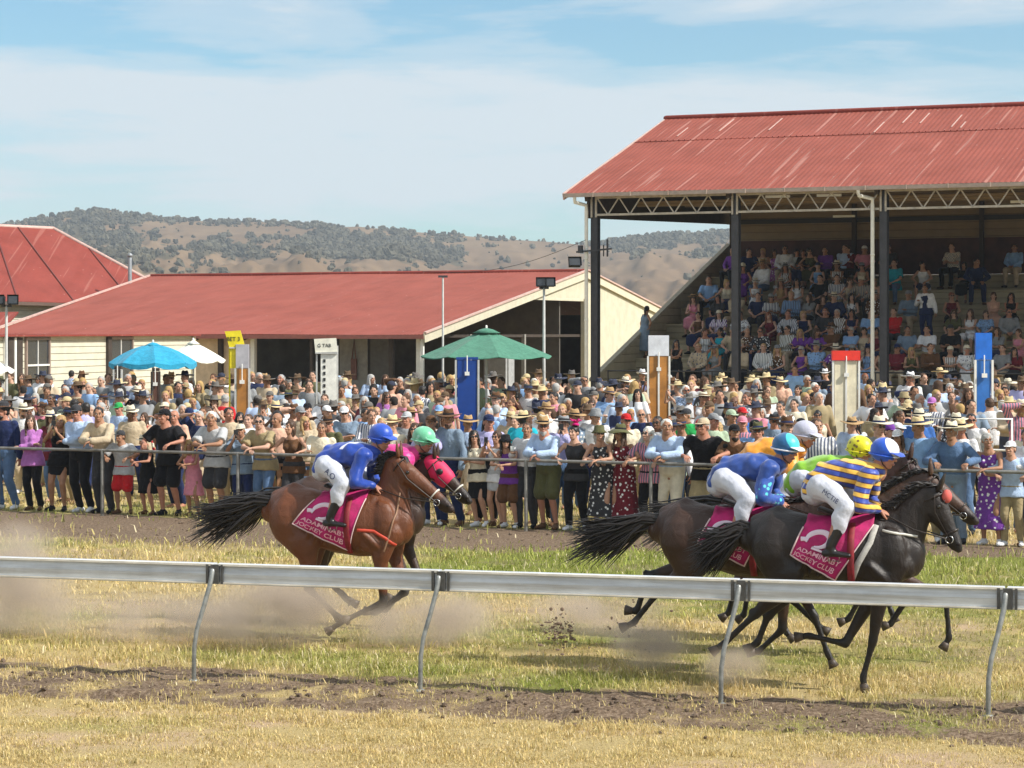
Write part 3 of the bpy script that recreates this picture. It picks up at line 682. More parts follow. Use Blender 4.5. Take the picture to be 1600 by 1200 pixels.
def vent():
    p = at(203, 455, 101); m = MB(); m.tube([(0, 0, -1.2), (0, 0, 1.6)], .085, 12); m.lathe([(.11, 1.5), (.11, 1.62), (.02, 1.66)], (0, 0, 0), 12)
    o = m.build('roof_vent', mat('grey_flue', (.30, .32, .34), .5, metal=.3), None, True); o.location = p; tag(o, 'thin grey flue pipe standing behind the left end of the long red shed roof', 'flue pipe')
vent()

# ---------------------------------------------------------------- running rail and crowd fence
def running_rail():
    o = empty('running_rail', (RA.x, RA.y, 0), math.atan2(RD.y, RD.x), label='white aluminium running rail on bent metal posts crossing the foreground', cat='rail')
    seams = [-14.0] + [rail_u(*at(px, 900, 3600 / (170 + 23 * px / 1600))[:2]) for px in (338, 690, 1157, 1572)]
    seams = [seams[0] + 0, seams[1] - 2.35 * 3, seams[1] - 2.35 * 2, seams[1] - 2.35] + seams[1:] + [seams[-1] + 2.4, seams[-1] + 4.8]
    AL = mat('white_aluminium_rail', (.62, .66, .71), .42, .10, 3, .06, 18, metal=.1, fn=lambda t, tc, c, b: t.mix(t.ramp(t.noise(t.mapping(tc, (.9, 3, 22)), 1.6, 5, .62), [(.42, (0, 0, 0)), (.75, (.6,) * 3)]), c, (.26, .25, .24)))
    LIP = mat('rail_lip', (.74, .71, .64), .5, .15, 5)
    BR = mat('rail_bracket', (.10, .10, .10), .5, .3, 12, metal=.4)
    PO = mat('rail_post_metal', (.30, .31, .30), .45, .25, 14, metal=.5)
    for i in range(len(seams) - 1):
        a, b = seams[i] + .012, seams[i + 1] - .012; m = MB()
        prof = [(-.045, 1.015), (.05, 1.03), (.075, .99), (.075, .93), (.05, .865), (-.02, .845), (-.05, .87), (-.062, .94)]
        P = [V((a, y, z)) for y, z in prof][::-1]; m.prism(P, (b - a, 0, 0)); m.build('rail_section', AL, o)
        m = MB(); m.box(((a + b) / 2, -.058, 1.022), (b - a, .035, .018)); m.box(((a + b) / 2, -.06, .862), (b - a, .02, .012)); m.build('rail_lip', LIP, o)
    for i in range(1, len(seams) - 1):
        s = seams[i]; m = MB(); m.box((s + .02, -.075, .94), (.075, .03, .17)); m.box((s + .085, -.070, .94), (.02, .02, .17)); m.box((s - .055, -.068, .94), (.025, .02, .17)); m.build('bracket', BR, o)
        m = MB(); m.tube([(s, -.085, .97), (s - .01, -.11, .86), (s - .055, -.15, .66), (s - .105, -.185, .46), (s - .125, -.20, .30), (s - .13, -.20, -.06)], [.024, .022, .021, .02, .02, .021], 10); m.lathe([(.05, -.02), (.045, .012), (.022, .02)], (s - .13, -.20, 0), 10)
        m.build('post', PO, o, True)
running_rail()
def crowd_fence():
    o = empty('crowd_fence', (FA.x, FA.y, 0), math.atan2(FD.y, FD.x), label='steel pipe fence with one top rail that the front row leans on', cat='fence')
    MT = mat('weathered_pipe', (.25, .24, .22), .55, .25, 8, metal=.4)
    m = MB(); m.tube([(-4, 0, 1.10), (24, 0, 1.10)], .026, 10); m.build('top_rail', MT, o, True)
    us = []
    for px in (160, 372, 598, 822): 
        k = (px - 800) / F; us.append((k * FA.y - FA.x) / (FD.x - k * FD.y))
    us += [us[-1] + 2.05 * j for j in range(1, 8)] + [us[0] - 2.1, us[0] - 4.2]
    for u in us: m = MB(); m.tube([(u, 0, -.1), (u, 0, 1.1)], .03, 10); m.build('post', MT, o, True)
crowd_fence()

# ---------------------------------------------------------------- umbrellas, boards and poles
def umbrella(name, px, pyt, pye, wpx, d, col, label, n=8, sag=.05, pole_col=None, val=.10, pw=1.2):
    s = F / d; r = wpx / 2 / s; zt = CH + (HOR - pyt) / s; ze = CH + (HOR - pye) / s; x = (px - 800) / s
    o = empty(name, (x, d, 0), .2, label=label, cat='umbrella'); m = MB(); H = zt - ze
    K = 7; vs = [V((0, 0, zt))]; N = n * 4
    for k in range(1, K + 1):
        q = k / K
        for j in range(N):
            a = 2 * math.pi * j / N; f = (j % 4) / 4; sc = 1 - (1 - math.cos(math.pi / n)) * math.sin(math.pi * f) * .9
            rr = r * q * sc; z = zt - H * (q ** pw) - sag * math.sin(math.pi * f) * q; vs.append(V((rr * math.cos(a), rr * math.sin(a), z)))
    for j in range(N): v = vs[1 + (K - 1) * N + j]; vs.append(V((v.x * 1.005, v.y * 1.005, v.z - val * (1 if j % 4 else .75))))
    fs = [(0, 1 + j, 1 + (j + 1) % N) for j in range(N)]
    for k in range(K): fs += [(1 + k * N + j, 1 + (k + 1) * N + j, 1 + (k + 1) * N + (j + 1) % N, 1 + k * N + (j + 1) % N) for j in range(N)]
    c = m.add(vs, fs).build('canopy', cloth(col), o); sm = c.modifiers.new('t', 'SOLIDIFY'); sm.thickness = .006
    m = MB(); m.lathe([(r * .22, zt - H * .13 + .01), (r * .10, zt - H * .02 + .03), (.02, zt + .05)], (0, 0, 0), 16); m.build('vent_cap', cloth(col), c, True)
    m = MB(); m.tube([(0, 0, 0), (0, 0, zt + .09)], .025, 8); m.build('pole', pole_col or WHITE, o, True)
    for j in range(n):
        a = 2 * math.pi * j / n; m = MB(); P = [V((0, 0, zt - .02))] + [V((r * q * math.cos(a), r * q * math.sin(a), zt - H * q ** pw - .015)) for q in (.33, .66, .99)]
        m.tube(P, .008, 6); m.build('rib', WHITE, o)
umbrella('beach_umbrella', 239, 538, 566, 136, 56, rgb(50, 150, 184), 'bright blue umbrella open above the crowd before the weatherboard wall', val=.12, pw=1.75)
umbrella('market_umbrella', 302, 535, 562, 100, 57.5, (.8, .78, .68), 'cream white umbrella half hidden behind the bright blue one', val=.04)
umbrella('market_umbrella', -14, 560, 578, 72, 50, (.82, .8, .76), 'white umbrella cut by the left edge of the picture', val=.03)
umbrella('cantilever_umbrella', 760, 516, 556, 208, 51.5, rgb(78, 128, 108), 'large dark green canvas umbrella in the middle of the crowd', val=.02, pw=1.1)
def pole(px, top, d, label, head=None, r=.035, name='light_pole'):
    s = F / d; z = CH + (HOR - top) / s; o = empty(name, ((px - 800) / s, d, 0), label=label, cat='light pole')
    m = MB(); m.tube([(0, 0, 0), (0, 0, z)], [r * 1.2, r * .8], 10); m.build('pole', GREYP, o, True)
    m = MB(); m.box((0, 0, z), (.22, .05, .05)); m.build('crossarm', STEEL, o)
    for dx in (head or []): flood('floodlight', (dx, -.08, z + .12), R(dx * 60), R(-12), .21, .18, o)
pole(850, 450, 52.5, 'pole with a floodlight standing before the dark gable opening', [-.06, .13])
pole(692, 432, 53.5, 'slender pale pole standing against the right end of the shed roof', [], .026)
pole(10, 478, 50, 'pole with twin floodlights at the far left edge', [-.12, .16])
def text(body, size, loc, rot, m, parent, name='lettering', th=.002):
    c = bpy.data.curves.new(name, 'FONT'); c.body = body; c.size = size; c.extrude = th; c.align_x = 'CENTER'; c.align_y = 'CENTER'
    o = bpy.data.objects.new('t', c); COL.objects.link(o); dg = bpy.context.evaluated_depsgraph_get(); dg.update()
    me = bpy.data.meshes.new_from_object(o.evaluated_get(dg)); bpy.data.objects.remove(o); me.materials.clear(); me.materials.append(m)
    q = link(name, me, parent); q.location = loc; q.rotation_euler = rot; return q
def board(px0, px1, ytop, ymid, d, topc, bodyc, label, edge=None, cap=0.0, panels=2, rz=0.0):
    s = F / d; x0, x1 = (px0 - 800) / s, (px1 - 800) / s; z1, zm = CH + (HOR - ytop) / s, CH + (HOR - ymid) / s; w_ = x1 - x0
    o = empty('bookmaker_board', ((x0 + x1) / 2, d, 0), rz, label=label, cat='betting board')
    m = MB(); m.box((0, 0, (z1 + zm) / 2), (w_ + cap, .12 + cap, z1 - zm)); m.build('header', topc, o)
    if panels:
        for k in range(panels):
            w1 = w_ / panels; m = MB(); m.box((-w_ / 2 + w1 * (k + .5), 0, zm / 2 + .2), (w1 - .05, .1, zm - .42)); m.build('panel', bodyc, o)
    m = MB(); E_ = edge or WHITE
    for x in ([-w_ / 2 - .01, w_ / 2 + .01] + ([0] if panels == 2 else [])): m.box((x, -.04, zm / 2), (.04, .06, zm - .01))
    m.build('frame', E_, o)
    m = MB(); m.tube([(0, -.09, zm + .08), (0, -.09, zm - .25)], .012, 6); m.box((0, -.1, zm - .3), (.1, .05, .08)); m.build('clip_lamp', WHITE, o)
    return o, w_, z1, zm
ORB = mat('orange_brown_ply', (.44, .19, .04), .5, .2, 4); 
board(1013, 1045, 524, 556, 52, mat('pale_header', (.66, .68, .72), .5), ORB, 'tall orange brown betting board with a white header before the stand corner')
board(369, 389, 538, 575, 50, mat('grey_header', (.42, .41, .44), .6), ORB, 'narrow orange brown betting board with a grey header under the yellow sign', panels=1, edge=GREYP)
board(1302, 1341, 548, 563, 48, mat('red_header', (.75, .035, .02), .5), mat('cream_panel', (.80, .72, .52), .5), 'cream betting board with a bright red top in the right crowd', cap=.06)
board(1524, 1549, 520, 562, 44, mat('bright_blue_header', (.01, .14, .60), .45), mat('blue_panel', (.03, .16, .50), .45), 'tall bright blue betting board with white edges at the right', panels=1)
board(713, 747, 558, 562, 50, mat('blue_board', (.006, .05, .27), .5), mat('deep_blue_panel', (.006, .05, .27), .45), 'plain deep blue betting board under the green umbrella', panels=1, edge=GREYP)
board(238, 249, 575, 580, 54, DARKW, mat('brown_board', (.12, .05, .03), .6), 'narrow dark brown board under the blue umbrella', panels=1, edge=DARKW)
board(179, 190, 572, 577, 54, DARKW, DARKW, 'narrow black board left of the blue umbrella pole', panels=1, edge=GREYP)
YEL = mat('yellow_sign', (.80, .66, .02), .5)
def tiltsign(px, py, d, w_, h_, ang, mt, words, mt2, label, legs, body=None):
    s = F / d; z = CH + (HOR - py) / s; o = empty('price_sign', ((px - 800) / s, d, 0), label=label, cat='sign')
    sh = math.tan(ang); m = MB(); m.prism([(-w_ / 2 - sh * h_ / 2 * -1 * -1, -.02, z + h_ / 2), (w_ / 2 - sh * h_ / 2, -.02, z + h_ / 2 + .02), (w_ / 2 + sh * h_ / 2, -.02, z - h_ / 2 + .01), (-w_ / 2 + sh * h_ / 2, -.02, z - h_ / 2)], (0, .04, 0)); m.build('sign_panel', mt, o)
    m = MB(); m.box((sh * h_ / 2, -.01, z - h_ / 2 - .015), (w_, .07, .03)); m.build('sign_edge', GREYP, o)
    text(words, h_ * .36, (-.03, -.026, z), (R(90), 0, 0), mt2, o)
    m = MB()
    for x in legs: m.box((x, .05, z / 2), (.035, .035, z))
    m.build('leg', mt if body is None else GREYP, o)
    return o, z
o, z = tiltsign(367, 530, 50, .34, .34, .28, YEL, 'BET 3', BLACKP, 'small tilted yellow sign above the narrow orange brown board', (-.12, .02))
m = MB(); m.box((-.03, .0, z - .42), (.14, .03, .42)); m.build('strip_panel', YEL, o)
o, z = tiltsign(509, 540, 50, .48, .29, .1, mat('cream_sign', (.80, .78, .66), .5), 'G TAB', BLACKP, 'tilted cream sign on top of a white column of betting prices', (-.2, .25), 1)
m = MB(); m.box((.06, .03, z - .85), (.34, .05, 1.36)); m.build('price_column', mat('white_price_card', (.80, .79, .72), .5), o)
for k in range(9):
    m = MB(); m.box((-.03, -.002, z - .33 - k * .135), (.05, .012, .07)); m.build('price_tile', BLACKP, o)
def low_rail():
    o = empty('barrier_rail', at(1500, 640, 41).xyz * V((1, 1, 0)) if False else V((at(1510, 600, 41).x, 41, 0)), -.35, label='white tube barrier behind the right crowd below the blue board', cat='barrier'); m = MB()
    m.tube([(-.9, 0, 0), (-.9, 0, 1.55), (.8, 0, 1.55), (.8, 0, 0)], .025, 8); m.tube([(-.9, 0, 1.0), (.8, 0, 1.0)], .02, 8); m.build('frame', WHITE, o, True)
low_rail()
def table():
    o = empty('slat_bench', V((at(478, 0, 39.6).x, 39.6, 0)), .1, label='slatted brown timber crate seat in the grass behind the fence left of the bay horse', cat='bench'); W = mat('brown_slats', (.28, .15, .08), .7, .2, 8)
    for k in range(4): m = MB(); m.box((0, -.2, .2 + k * .16), (1.0, .04, .11)); m.build('slat', W, o)
    for x in (-.46, .46): m = MB(); m.box((x, 0, .4), (.06, .45, .8)); m.build('leg', W, o)
    m = MB(); m.box((0, 0, .82), (1.05, .5, .04)); m.build('top', W, o)
table()
def wires():
    o = empty('overhead_wire', (0, 0, 0), label='thin overhead wire running from the hills to the grandstand corner', cat='wire'); m = MB()
    a, b = at(660, 424, 66), at(915, 375, 67); pts = [a.lerp(b, q) - V((0, 0, .35 * math.sin(math.pi * q))) for q in [k / 12 for k in range(13)]]; m.tube(pts, .008, 5); m.build('wire', BLACKP, o)
wires()
# ---------------------------------------------------------------- people: head, bodies, clothes
EYEW = mat('eye_white', (.62, .60, .56), .3, .02); DARK = mat('dark_features', (.03, .02, .015), .5, .1); LIP = mat('lips', (.38, .15, .12), .5, .05)
SKINS = [mat('skin_' + n, c, .55, .10, 14, .05, 60, spec=.35) for n, c in (('fair', (.48, .265, .175)), ('tanned', (.36, .185, .11)), ('pale', (.54, .32, .23)), ('ruddy', (.44, .205, .135)), ('brown', (.18, .09, .055)))]
def head_mesh(fem, voxel=.0075):
    m = MB(); k = .94 if fem else 1.0
    m.ball((0, .012, .030), (.077 * k, .096 * k, .088), 18); m.ball((0, -.018, -.030), (.060 * k, .074, .082), 16)
    m.ball((0, -.048, -.088), (.033 * k, .030, .024), 12); m.ball((0, -.030, -.075), (.050 * k, .05, .035), 12)
    m.tube([(0, -.086, .020), (0, -.104, -.008), (0, -.112, -.026)], [.008, .010, .014], 8); m.ball((0, -.101, -.028), (.018, .012, .009), 8)
    for s in (-1, 1):
        m.ball((s * .079 * k, .010, -.004), (.010, .020, .031), 10); m.ball((s * .036, -.070, -.022), (.022, .018, .020), 10)
        m.ball((s * .032, -.082, .032), (.022, .012, .008), 8)
    m.ball((0, -.084, -.060), (.026, .014, .012), 10)
    m.tube([(0, .020, -.05), (0, .035, -.17)], [.052 if fem else .060, .054 if fem else .066], 14)
    me = fuse(m, 'head', voxel, [None], 2)
    f = MB()
    for s in (-1, 1):
        f.ball((s * .031, -.080, .010), (.0135, .0095, .0075), 8, m=1); f.ball((s * .031, -.0885, .010), (.006, .0035, .006), 8, m=2)
        f.tube([(s * .016, -.093, .030), (s * .033, -.0955, .036), (s * .050, -.085, .031)], .0042, 6, m=2)
    f.ball((0, -.096, -.0625), (.021, .006, .0042), 8, m=3); f.ball((0, -.094, -.0700), (.017, .006, .0046), 8, m=3)
    fm = f.mesh('f', [None]); return [(me, None, 0), (fm, None, None)]
HEADS = {f: head_mesh(f) for f in (0, 1)}
def hand(m, wr, d, pn, curl=.4, side=1, sc=1.0):
    """palm, four unequal bent fingers and a thumb at the side of the palm. d: towards the fingertips; pn: palm normal"""
    wr, d, pn = V(wr), V(d).normalized(), V(pn); pn = (pn - d * pn.dot(d)).normalized(); x = d.cross(pn) * side
    m.tube([wr, wr + d * .045 * sc, wr + d * .085 * sc], [(.026 * sc, .017 * sc), (.040 * sc, .016 * sc), (.040 * sc, .013 * sc)], 10, side=x)
    for i, L in enumerate((.066, .075, .070, .055)):
        b = wr + d * .084 * sc + x * (.030 - .020 * i) * sc; a1, a2 = curl, curl * 2.1
        d1 = d * math.cos(a1) + pn * math.sin(a1); d2 = d * math.cos(a2) + pn * math.sin(a2)
        m.tube([b, b + d1 * L * .5 * sc, b + d1 * L * .5 * sc + d2 * L * .5 * sc], [.0088 * sc, .0082 * sc, .0068 * sc], 6)
    b = wr + d * .028 * sc + x * .032 * sc; t1 = (d * .62 + x * .72 + pn * .3).normalized(); t2 = (d * .95 + x * .1 + pn * .45).normalized()
    m.tube([b, b + t1 * .036 * sc, b + t1 * .036 * sc + t2 * .028 * sc], [.0125 * sc, .0105 * sc, .008 * sc], 6)
def ik(a, b, l1, l2, pole):
    a, b, pole = V(a), V(b), V(pole); d = b - a; L = min(d.length, (l1 + l2) * .995); dn = d.normalized(); b = a + dn * L
    x = (l1 * l1 - l2 * l2 + L * L) / (2 * L); h = math.sqrt(max(l1 * l1 - x * x, 0)); p = (pole - dn * pole.dot(dn)).normalized()
    return a + dn * x + p * h, b
def skeleton(fem, lean=4, turn=0, nod=0, arms='down', sit=False, stance=0, twist=0):
    """joints of a 1.75 m figure facing -y; turn: head turn in degrees (+ looks to the photo's right)"""
    J = {}; a = R(lean); hz = .93; P = V((0, 0, hz))
    if sit: P = V((0, 0, .56))
    u = V((0, -math.sin(a), math.cos(a))); f = V((0, -math.cos(a), -math.sin(a))); sw = .165 if fem else .188
    J['P'] = P; J['u'] = u; J['f'] = f
    J['N'] = P + u * .52; J['C'] = P + u * .34; tw = R(twist); sx = V((math.cos(tw), math.sin(tw), 0))
    for s, n in ((-1, 'R'), (1, 'L')):
        J['sh' + n] = P + u * .440 + sx * (s * sw * .97) + f * -.01
        hip = P + V((s * .088, 0, -.02)); J['hip' + n] = hip
        if sit:
            spread = .13 + .03 * (not fem); J['kn' + n] = V((s * spread, -.43, .535)); J['an' + n] = V((s * (spread + .01), -.40 - .05 * stance * s, .085))
        else:
            off = stance * s; J['an' + n] = V((s * (.10 + abs(stance) * .05), .02 - .06 * off, .085)); k, an = ik(hip, J['an' + n], .435, .425, (0, -1, 0)); J['kn' + n] = k; J['an' + n] = an
    hb = J['N'] + V((0, -.02 - .045 * math.sin(a) * 2, .115)); J['H'] = hb
    J['HM'] = Matrix.Translation(hb) @ Matrix.Rotation(R(turn), 4, 'Z') @ Matrix.Rotation(R(-nod), 4, 'X')
    S = lambda x, y, z: P + sx * x + u * (z) + f * y        # torso frame: right, forward, up from the hips
    arms_ = {'down': ((S(-.30, .05, -.10), (-.5, .6, 0), (0, .1, -1)), (S(.30, .05, -.10), (.5, .6, 0), (0, .1, -1))),
             'fold': ((S(.13, .22, .26), (-.7, .0, -.9), (1, 0, .12)), (S(-.12, .25, .22), (.7, .0, -.9), (-1, 0, .12))),
             'phone': ((S(-.05, .33, .50), (-.7, .2, -1), (.3, .1, 1)), (S(.05, .33, .49), (.7, .2, -1), (-.3, .1, 1))),
             'hip': ((S(-.20, .06, .04), (-1, .3, .1), (.8, .5, -.5)), (S(.29, .10, -.06), (.5, .6, 0), (0, -.2, -1))),
             'shade': ((S(-.07, .16, .70), (-1, 0, .1), (.8, .0, .25)), (S(.26, .10, -.08), (.5, .6, 0), (0, -.1, -1))),
             'cup': ((S(-.13, .30, .28), (-.6, .4, -1), (.3, -1, .5)), (S(.30, .06, -.10), (.5, .6, 0), (0, .1, -1))),
             'clap': ((S(-.03, .30, .25), (-.8, .2, -1), (.2, -1, .6)), (S(.03, .30, .25), (.8, .2, -1), (-.2, -1, .6))),
             'lap': ((V((-.06, -.33, .66)), (-.7, .3, 0), (.4, -1, -.3)), (V((.06, -.31, .66)), (.7, .3, 0), (-.4, -1, -.3))),
             'knees': ((V((-.13, -.40, .66)), (-.8, .2, 0), (0, -1, -.5)), (V((.13, -.40, .66)), (.8, .2, 0), (0, -1, -.5))),
             'rail': ((V((-.02, -.46, 1.15)), (-1, .0, -.6), (.8, -.5, -.35)), (V((.05, -.50, 1.15)), (1, .0, -.6), (-.7, -.6, -.35))),
             'rail1': ((V((-.17, -.43, 1.15)), (-1, .2, -.6), (.5, -.9, -.3)), (V((.28, -.44, 1.15)), (1, .2, -.5), (-.2, -1, -.4)))}[arms]
    for n, (w_, pole, hd) in zip('RL', arms_):
        e, w2 = ik(J['sh' + n], w_, .29, .255, pole); J['el' + n] = e; J['wr' + n] = w2; J['hd' + n] = V(hd)
    J['fem'] = fem; J['sit'] = sit; return J
def torso(m, J, g=0.0, lo=-.09, hi=.50, n=16, collar=False, hem=False):
    P, u, f, fem = J['P'], J['u'], J['f'], J['fem']; side = V((1, 0, 0))
    prof = [(-.09, .150, .100), (-.02, .172, .118), (.06, .160, .112), (.15, .128, .096), (.24, .140, .104), (.34, .160, .115), (.41, .150, .096), (.455, .112, .076), (.49, .078, .064), (.53, .060, .056)] if fem else \
           [(-.09, .150, .105), (-.02, .168, .118), (.06, .163, .118), (.15, .155, .115), (.24, .166, .120), (.34, .182, .124), (.41, .172, .104), (.455, .132, .084), (.49, .092, .072), (.53, .066, .062)]
    if hem: prof = [(-.15, .207, .152), (-.08, .200, .146), (-.02, .186, .134)] + prof[2:]; lo = -.2
    prof = [q for q in prof if lo - 1e-6 <= q[0] <= hi + 1e-6]
    m.tube([(P + u * z if z > 0 else P + V((0, -.02 * math.sin(math.asin(min(1, -u.y))) , z))) - f * .012 * math.sin(z * 6) for z, _, _ in prof], [(a + g, b + g) for _, a, b in prof], n, side=side, caps=not g)
    if collar:
        N = J['N'] + u * -.012; m.tube([N + V((.070 * math.cos(q), 0, 0)) + f * (.066 * math.sin(q) + .006) + u * (-.018 * math.sin(q)) for q in [2 * math.pi * i / 16 for i in range(17)]], [(.012, .020)] * 17, 6, caps=False)
    if fem and hi > .3:
        for s in (-1, 1): m.ball(P + u * .325 + f * .085 + side * s * .066, (.060 + g, .055 + g, .060 + g), 10)
def arm(m, J, n, g=0.0, upto='hand', lower=1.0):
    s, e, w_ = J['sh' + n], J['el' + n], J['wr' + n]; k = .86 if J['fem'] else 1
    m.ball(s, .052 * k + g * .9, 10)
    if upto == 'short': q = s.lerp(e, .78); m.tube([s, s.lerp(e, .4), q], [.050 * k + g, .052 * k + g, .058 * k + g * 1.3], 10, caps=False); return
    m.tube([s, s.lerp(e, .5), e], [.049 * k + g, .045 * k + g, .040 * k + g], 10)
    if upto == 'long': m.tube([e, e.lerp(w_, .4), e.lerp(w_, .93)], [.041 * k + g, .040 * k + g, .031 * k + g], 10); return
    m.tube([e, e.lerp(w_, .3), w_], [(.040 * k, .040 * k), (.042 * k, .038 * k), (.028 * k, .023 * k)], 10)
def leg(m, J, n, g=0.0, upto='ankle', slim=1.0):
    h, k, a = J['hip' + n], J['kn' + n], J['an' + n]
    if upto == 'short': q = h.lerp(k, .86); m.tube([h, h.lerp(k, .4), q], [.094 + g, .084 + g, .074 + g * 1.6], 12); return
    m.tube([h, h.lerp(k, .45), k], [.092 * slim + g, .078 * slim + g, .056 * slim + g], 12)
    back = V((0, .016, 0)); m.tube([k, k.lerp(a, .3) + back, k.lerp(a, .7) + back * .4, a + V((0, 0, .03 if g else 0))], [.055 * slim + g, .056 * slim + g, .042 * slim + g * 1.2, (.035 * slim if not g else .038) + g * 1.5], 12)
def foot(m, J, n, g=0.0):
    a = J['an' + n]; s = -1 if n == 'R' else 1; out = V((s * .25, -1, 0)).normalized()
    m.tube([a + out * -.045 + V((0, 0, -.045)), a + out * .05 + V((0, 0, -.045)), a + out * .16 + V((0, 0, -.055))], [(.034 + g, .038 + g), (.040 + g, .034 + g), (.036 + g, .022 + g)], 10, side=out.cross(V((0, 0, 1))))
    m.tube([a, a + out * .03 + V((0, 0, -.04))], [.034 + g, .036 + g], 10)
PROTO = {}
def proto(key, kind):
    """mesh of one body or garment for a pose; shared by every copy"""
    k = (key, kind)
    if k in PROTO: return PROTO[k]
    J = skel(key); m = MB(); fem = J['fem']
    if kind == 'body':
        torso(m, J)
        for n in 'RL':
            arm(m, J, n); leg(m, J, n); foot(m, J, n)
            w_, e = J['wr' + n], J['el' + n]; m.tube([w_, w_ + J['hd' + n].normalized() * .04], [(.027, .02), (.034, .016)], 8)
        N = J['N']; m.tube([N - J['u'] * .06, N + V((0, -.01, .05))], [.066, .056 if fem else .064], 12)
        b = fuse(m, 'body', .019, [None], 3); h = MB()
        for n, s in (('R', 1), ('L', -1)):
            d = J['hd' + n]; pn = V((0, 0, -1)) if abs(d.normalized().z) < .8 else V((-s * -1.0, .2, 0))
            hand(h, J['wr' + n], d, pn, .45, s)
        hm = h.mesh('h', [None], True); parts = [(b, None, 0), (hm, None, 0)] + [(q, J['HM'], mo) for q, _, mo in HEADS[fem]]
        me = join_mesh('person_body', parts, [SKINS[0], EYEW, DARK, LIP])
    else:
        vox, wr = .017, .015; sm = 2
        if kind == 'shirt': torso(m, J, .029, -.09, .49, collar=True); [arm(m, J, n, .023, 'long') for n in 'RL']
        elif kind == 'tee': torso(m, J, .028, -.09, .49, hem=True); [arm(m, J, n, .024, 'short') for n in 'RL']
        elif kind == 'vest_top': torso(m, J, .016, -.09, .455, hem=True)
        elif kind == 'jacket': torso(m, J, .034, -.09, .49, collar=True, hem=True); [arm(m, J, n, .026, 'long') for n in 'RL']
        elif kind == 'trousers': m.ball(J['P'] + V((0, 0, -.085)), (.10, .12, .08), 10); torso(m, J, .034, -.09, .07); [leg(m, J, n, .020) for n in 'RL']
        elif kind == 'shorts': m.ball(J['P'] + V((0, 0, -.085)), (.10, .12, .08), 10); torso(m, J, .034, -.09, .07); [leg(m, J, n, .026, 'short') for n in 'RL']
        elif kind in ('skirt', 'dress', 'longdress', 'shortskirt'):
            P = J['P']
            if J['sit']:
                kk = (J['knR'] + J['knL']) / 2; m.tube([P + V((0, .03, .02)), P.lerp(kk, .5) + V((0, 0, .02)), kk + V((0, -.02, .0)), kk + V((0, .0, -.22))], [(.19, .14), (.20, .105), (.20, .09), (.21, .08)], 18, side=(1, 0, 0))
            else:
                bot = {'skirt': .50, 'dress': .46, 'longdress': .24, 'shortskirt': .64}[kind]; fl = {'skirt': .235, 'dress': .25, 'longdress': .27, 'shortskirt': .20}[kind]
                zs = [P.z + .08, P.z - .05, P.z - .18, (P.z - .18 + bot) / 2, bot]; rs_ = [(.185, .14), (.20, .15), (.20, .15), ((.20 + fl) / 2, (.15 + fl * .75) / 2), (fl, fl * .75)]
                if kind == 'shortskirt': zs[3:] = [bot]; rs_[3:] = [(.20, .155)]
                m.tube([V((0, 0, z)) for z in zs], rs_, 20, side=(1, 0, 0), caps=False)
            if kind in ('dress', 'longdress'): torso(m, J, .013, -.09, .455)
            wr = .024
        elif kind == 'shoe': foot(m, J, 'R', .008); wr = 0
        elif kind == 'shoe2': foot(m, J, 'L', .008); wr = 0
        me = fuse(m, kind.replace('2', '').replace('vest_top', 'sleeveless_top').replace('longdress', 'dress').replace('shortskirt', 'skirt').replace('tee', 't_shirt'), vox, [None], sm, wr, 8.0)
        if kind.startswith('shoe'): me.name = 'shoe'
    PROTO[k] = me; return me
POSES = {  # name: lean, turn, nod, arms, sit, stance, twist
    'rail_r': (17, 28, 4, 'rail', 0, .4, 0), 'rail_l': (14, -12, 6, 'rail1', 0, -.5, 6), 'fold': (3, 22, 2, 'fold', 0, .3, 0), 'down': (3, 34, 0, 'down', 0, .3, 0), 'down2': (4, -18, 4, 'down', 0, -.6, 8),
    'phone': (3, 8, 5, 'phone', 0, .4, 0), 'hip': (3, 30, 2, 'hip', 0, -.6, -8), 'shade': (2, 24, 0, 'shade', 0, .4, 0), 'cup': (4, 14, 6, 'cup', 0, -.4, 5), 'clap': (5, 38, 2, 'clap', 0, .2, 6),
    'sit_lap': (3, 16, 4, 'lap', 1, .3, 0), 'sit_knees': (16, 32, -4, 'knees', 1, -.4, 0), 'sit_fold': (2, -12, 4, 'fold', 1, .2, 0), 'sit_clap': (8, 20, 4, 'clap', 1, .5, 0)}
SK = {}
def skel(key):
    if key not in SK:
        p, fem = key; l, t_, nd, ar, si, st, tw = POSES[p]; SK[key] = skeleton(fem, l, t_, nd, ar, bool(si), st, tw)
    return SK[key]
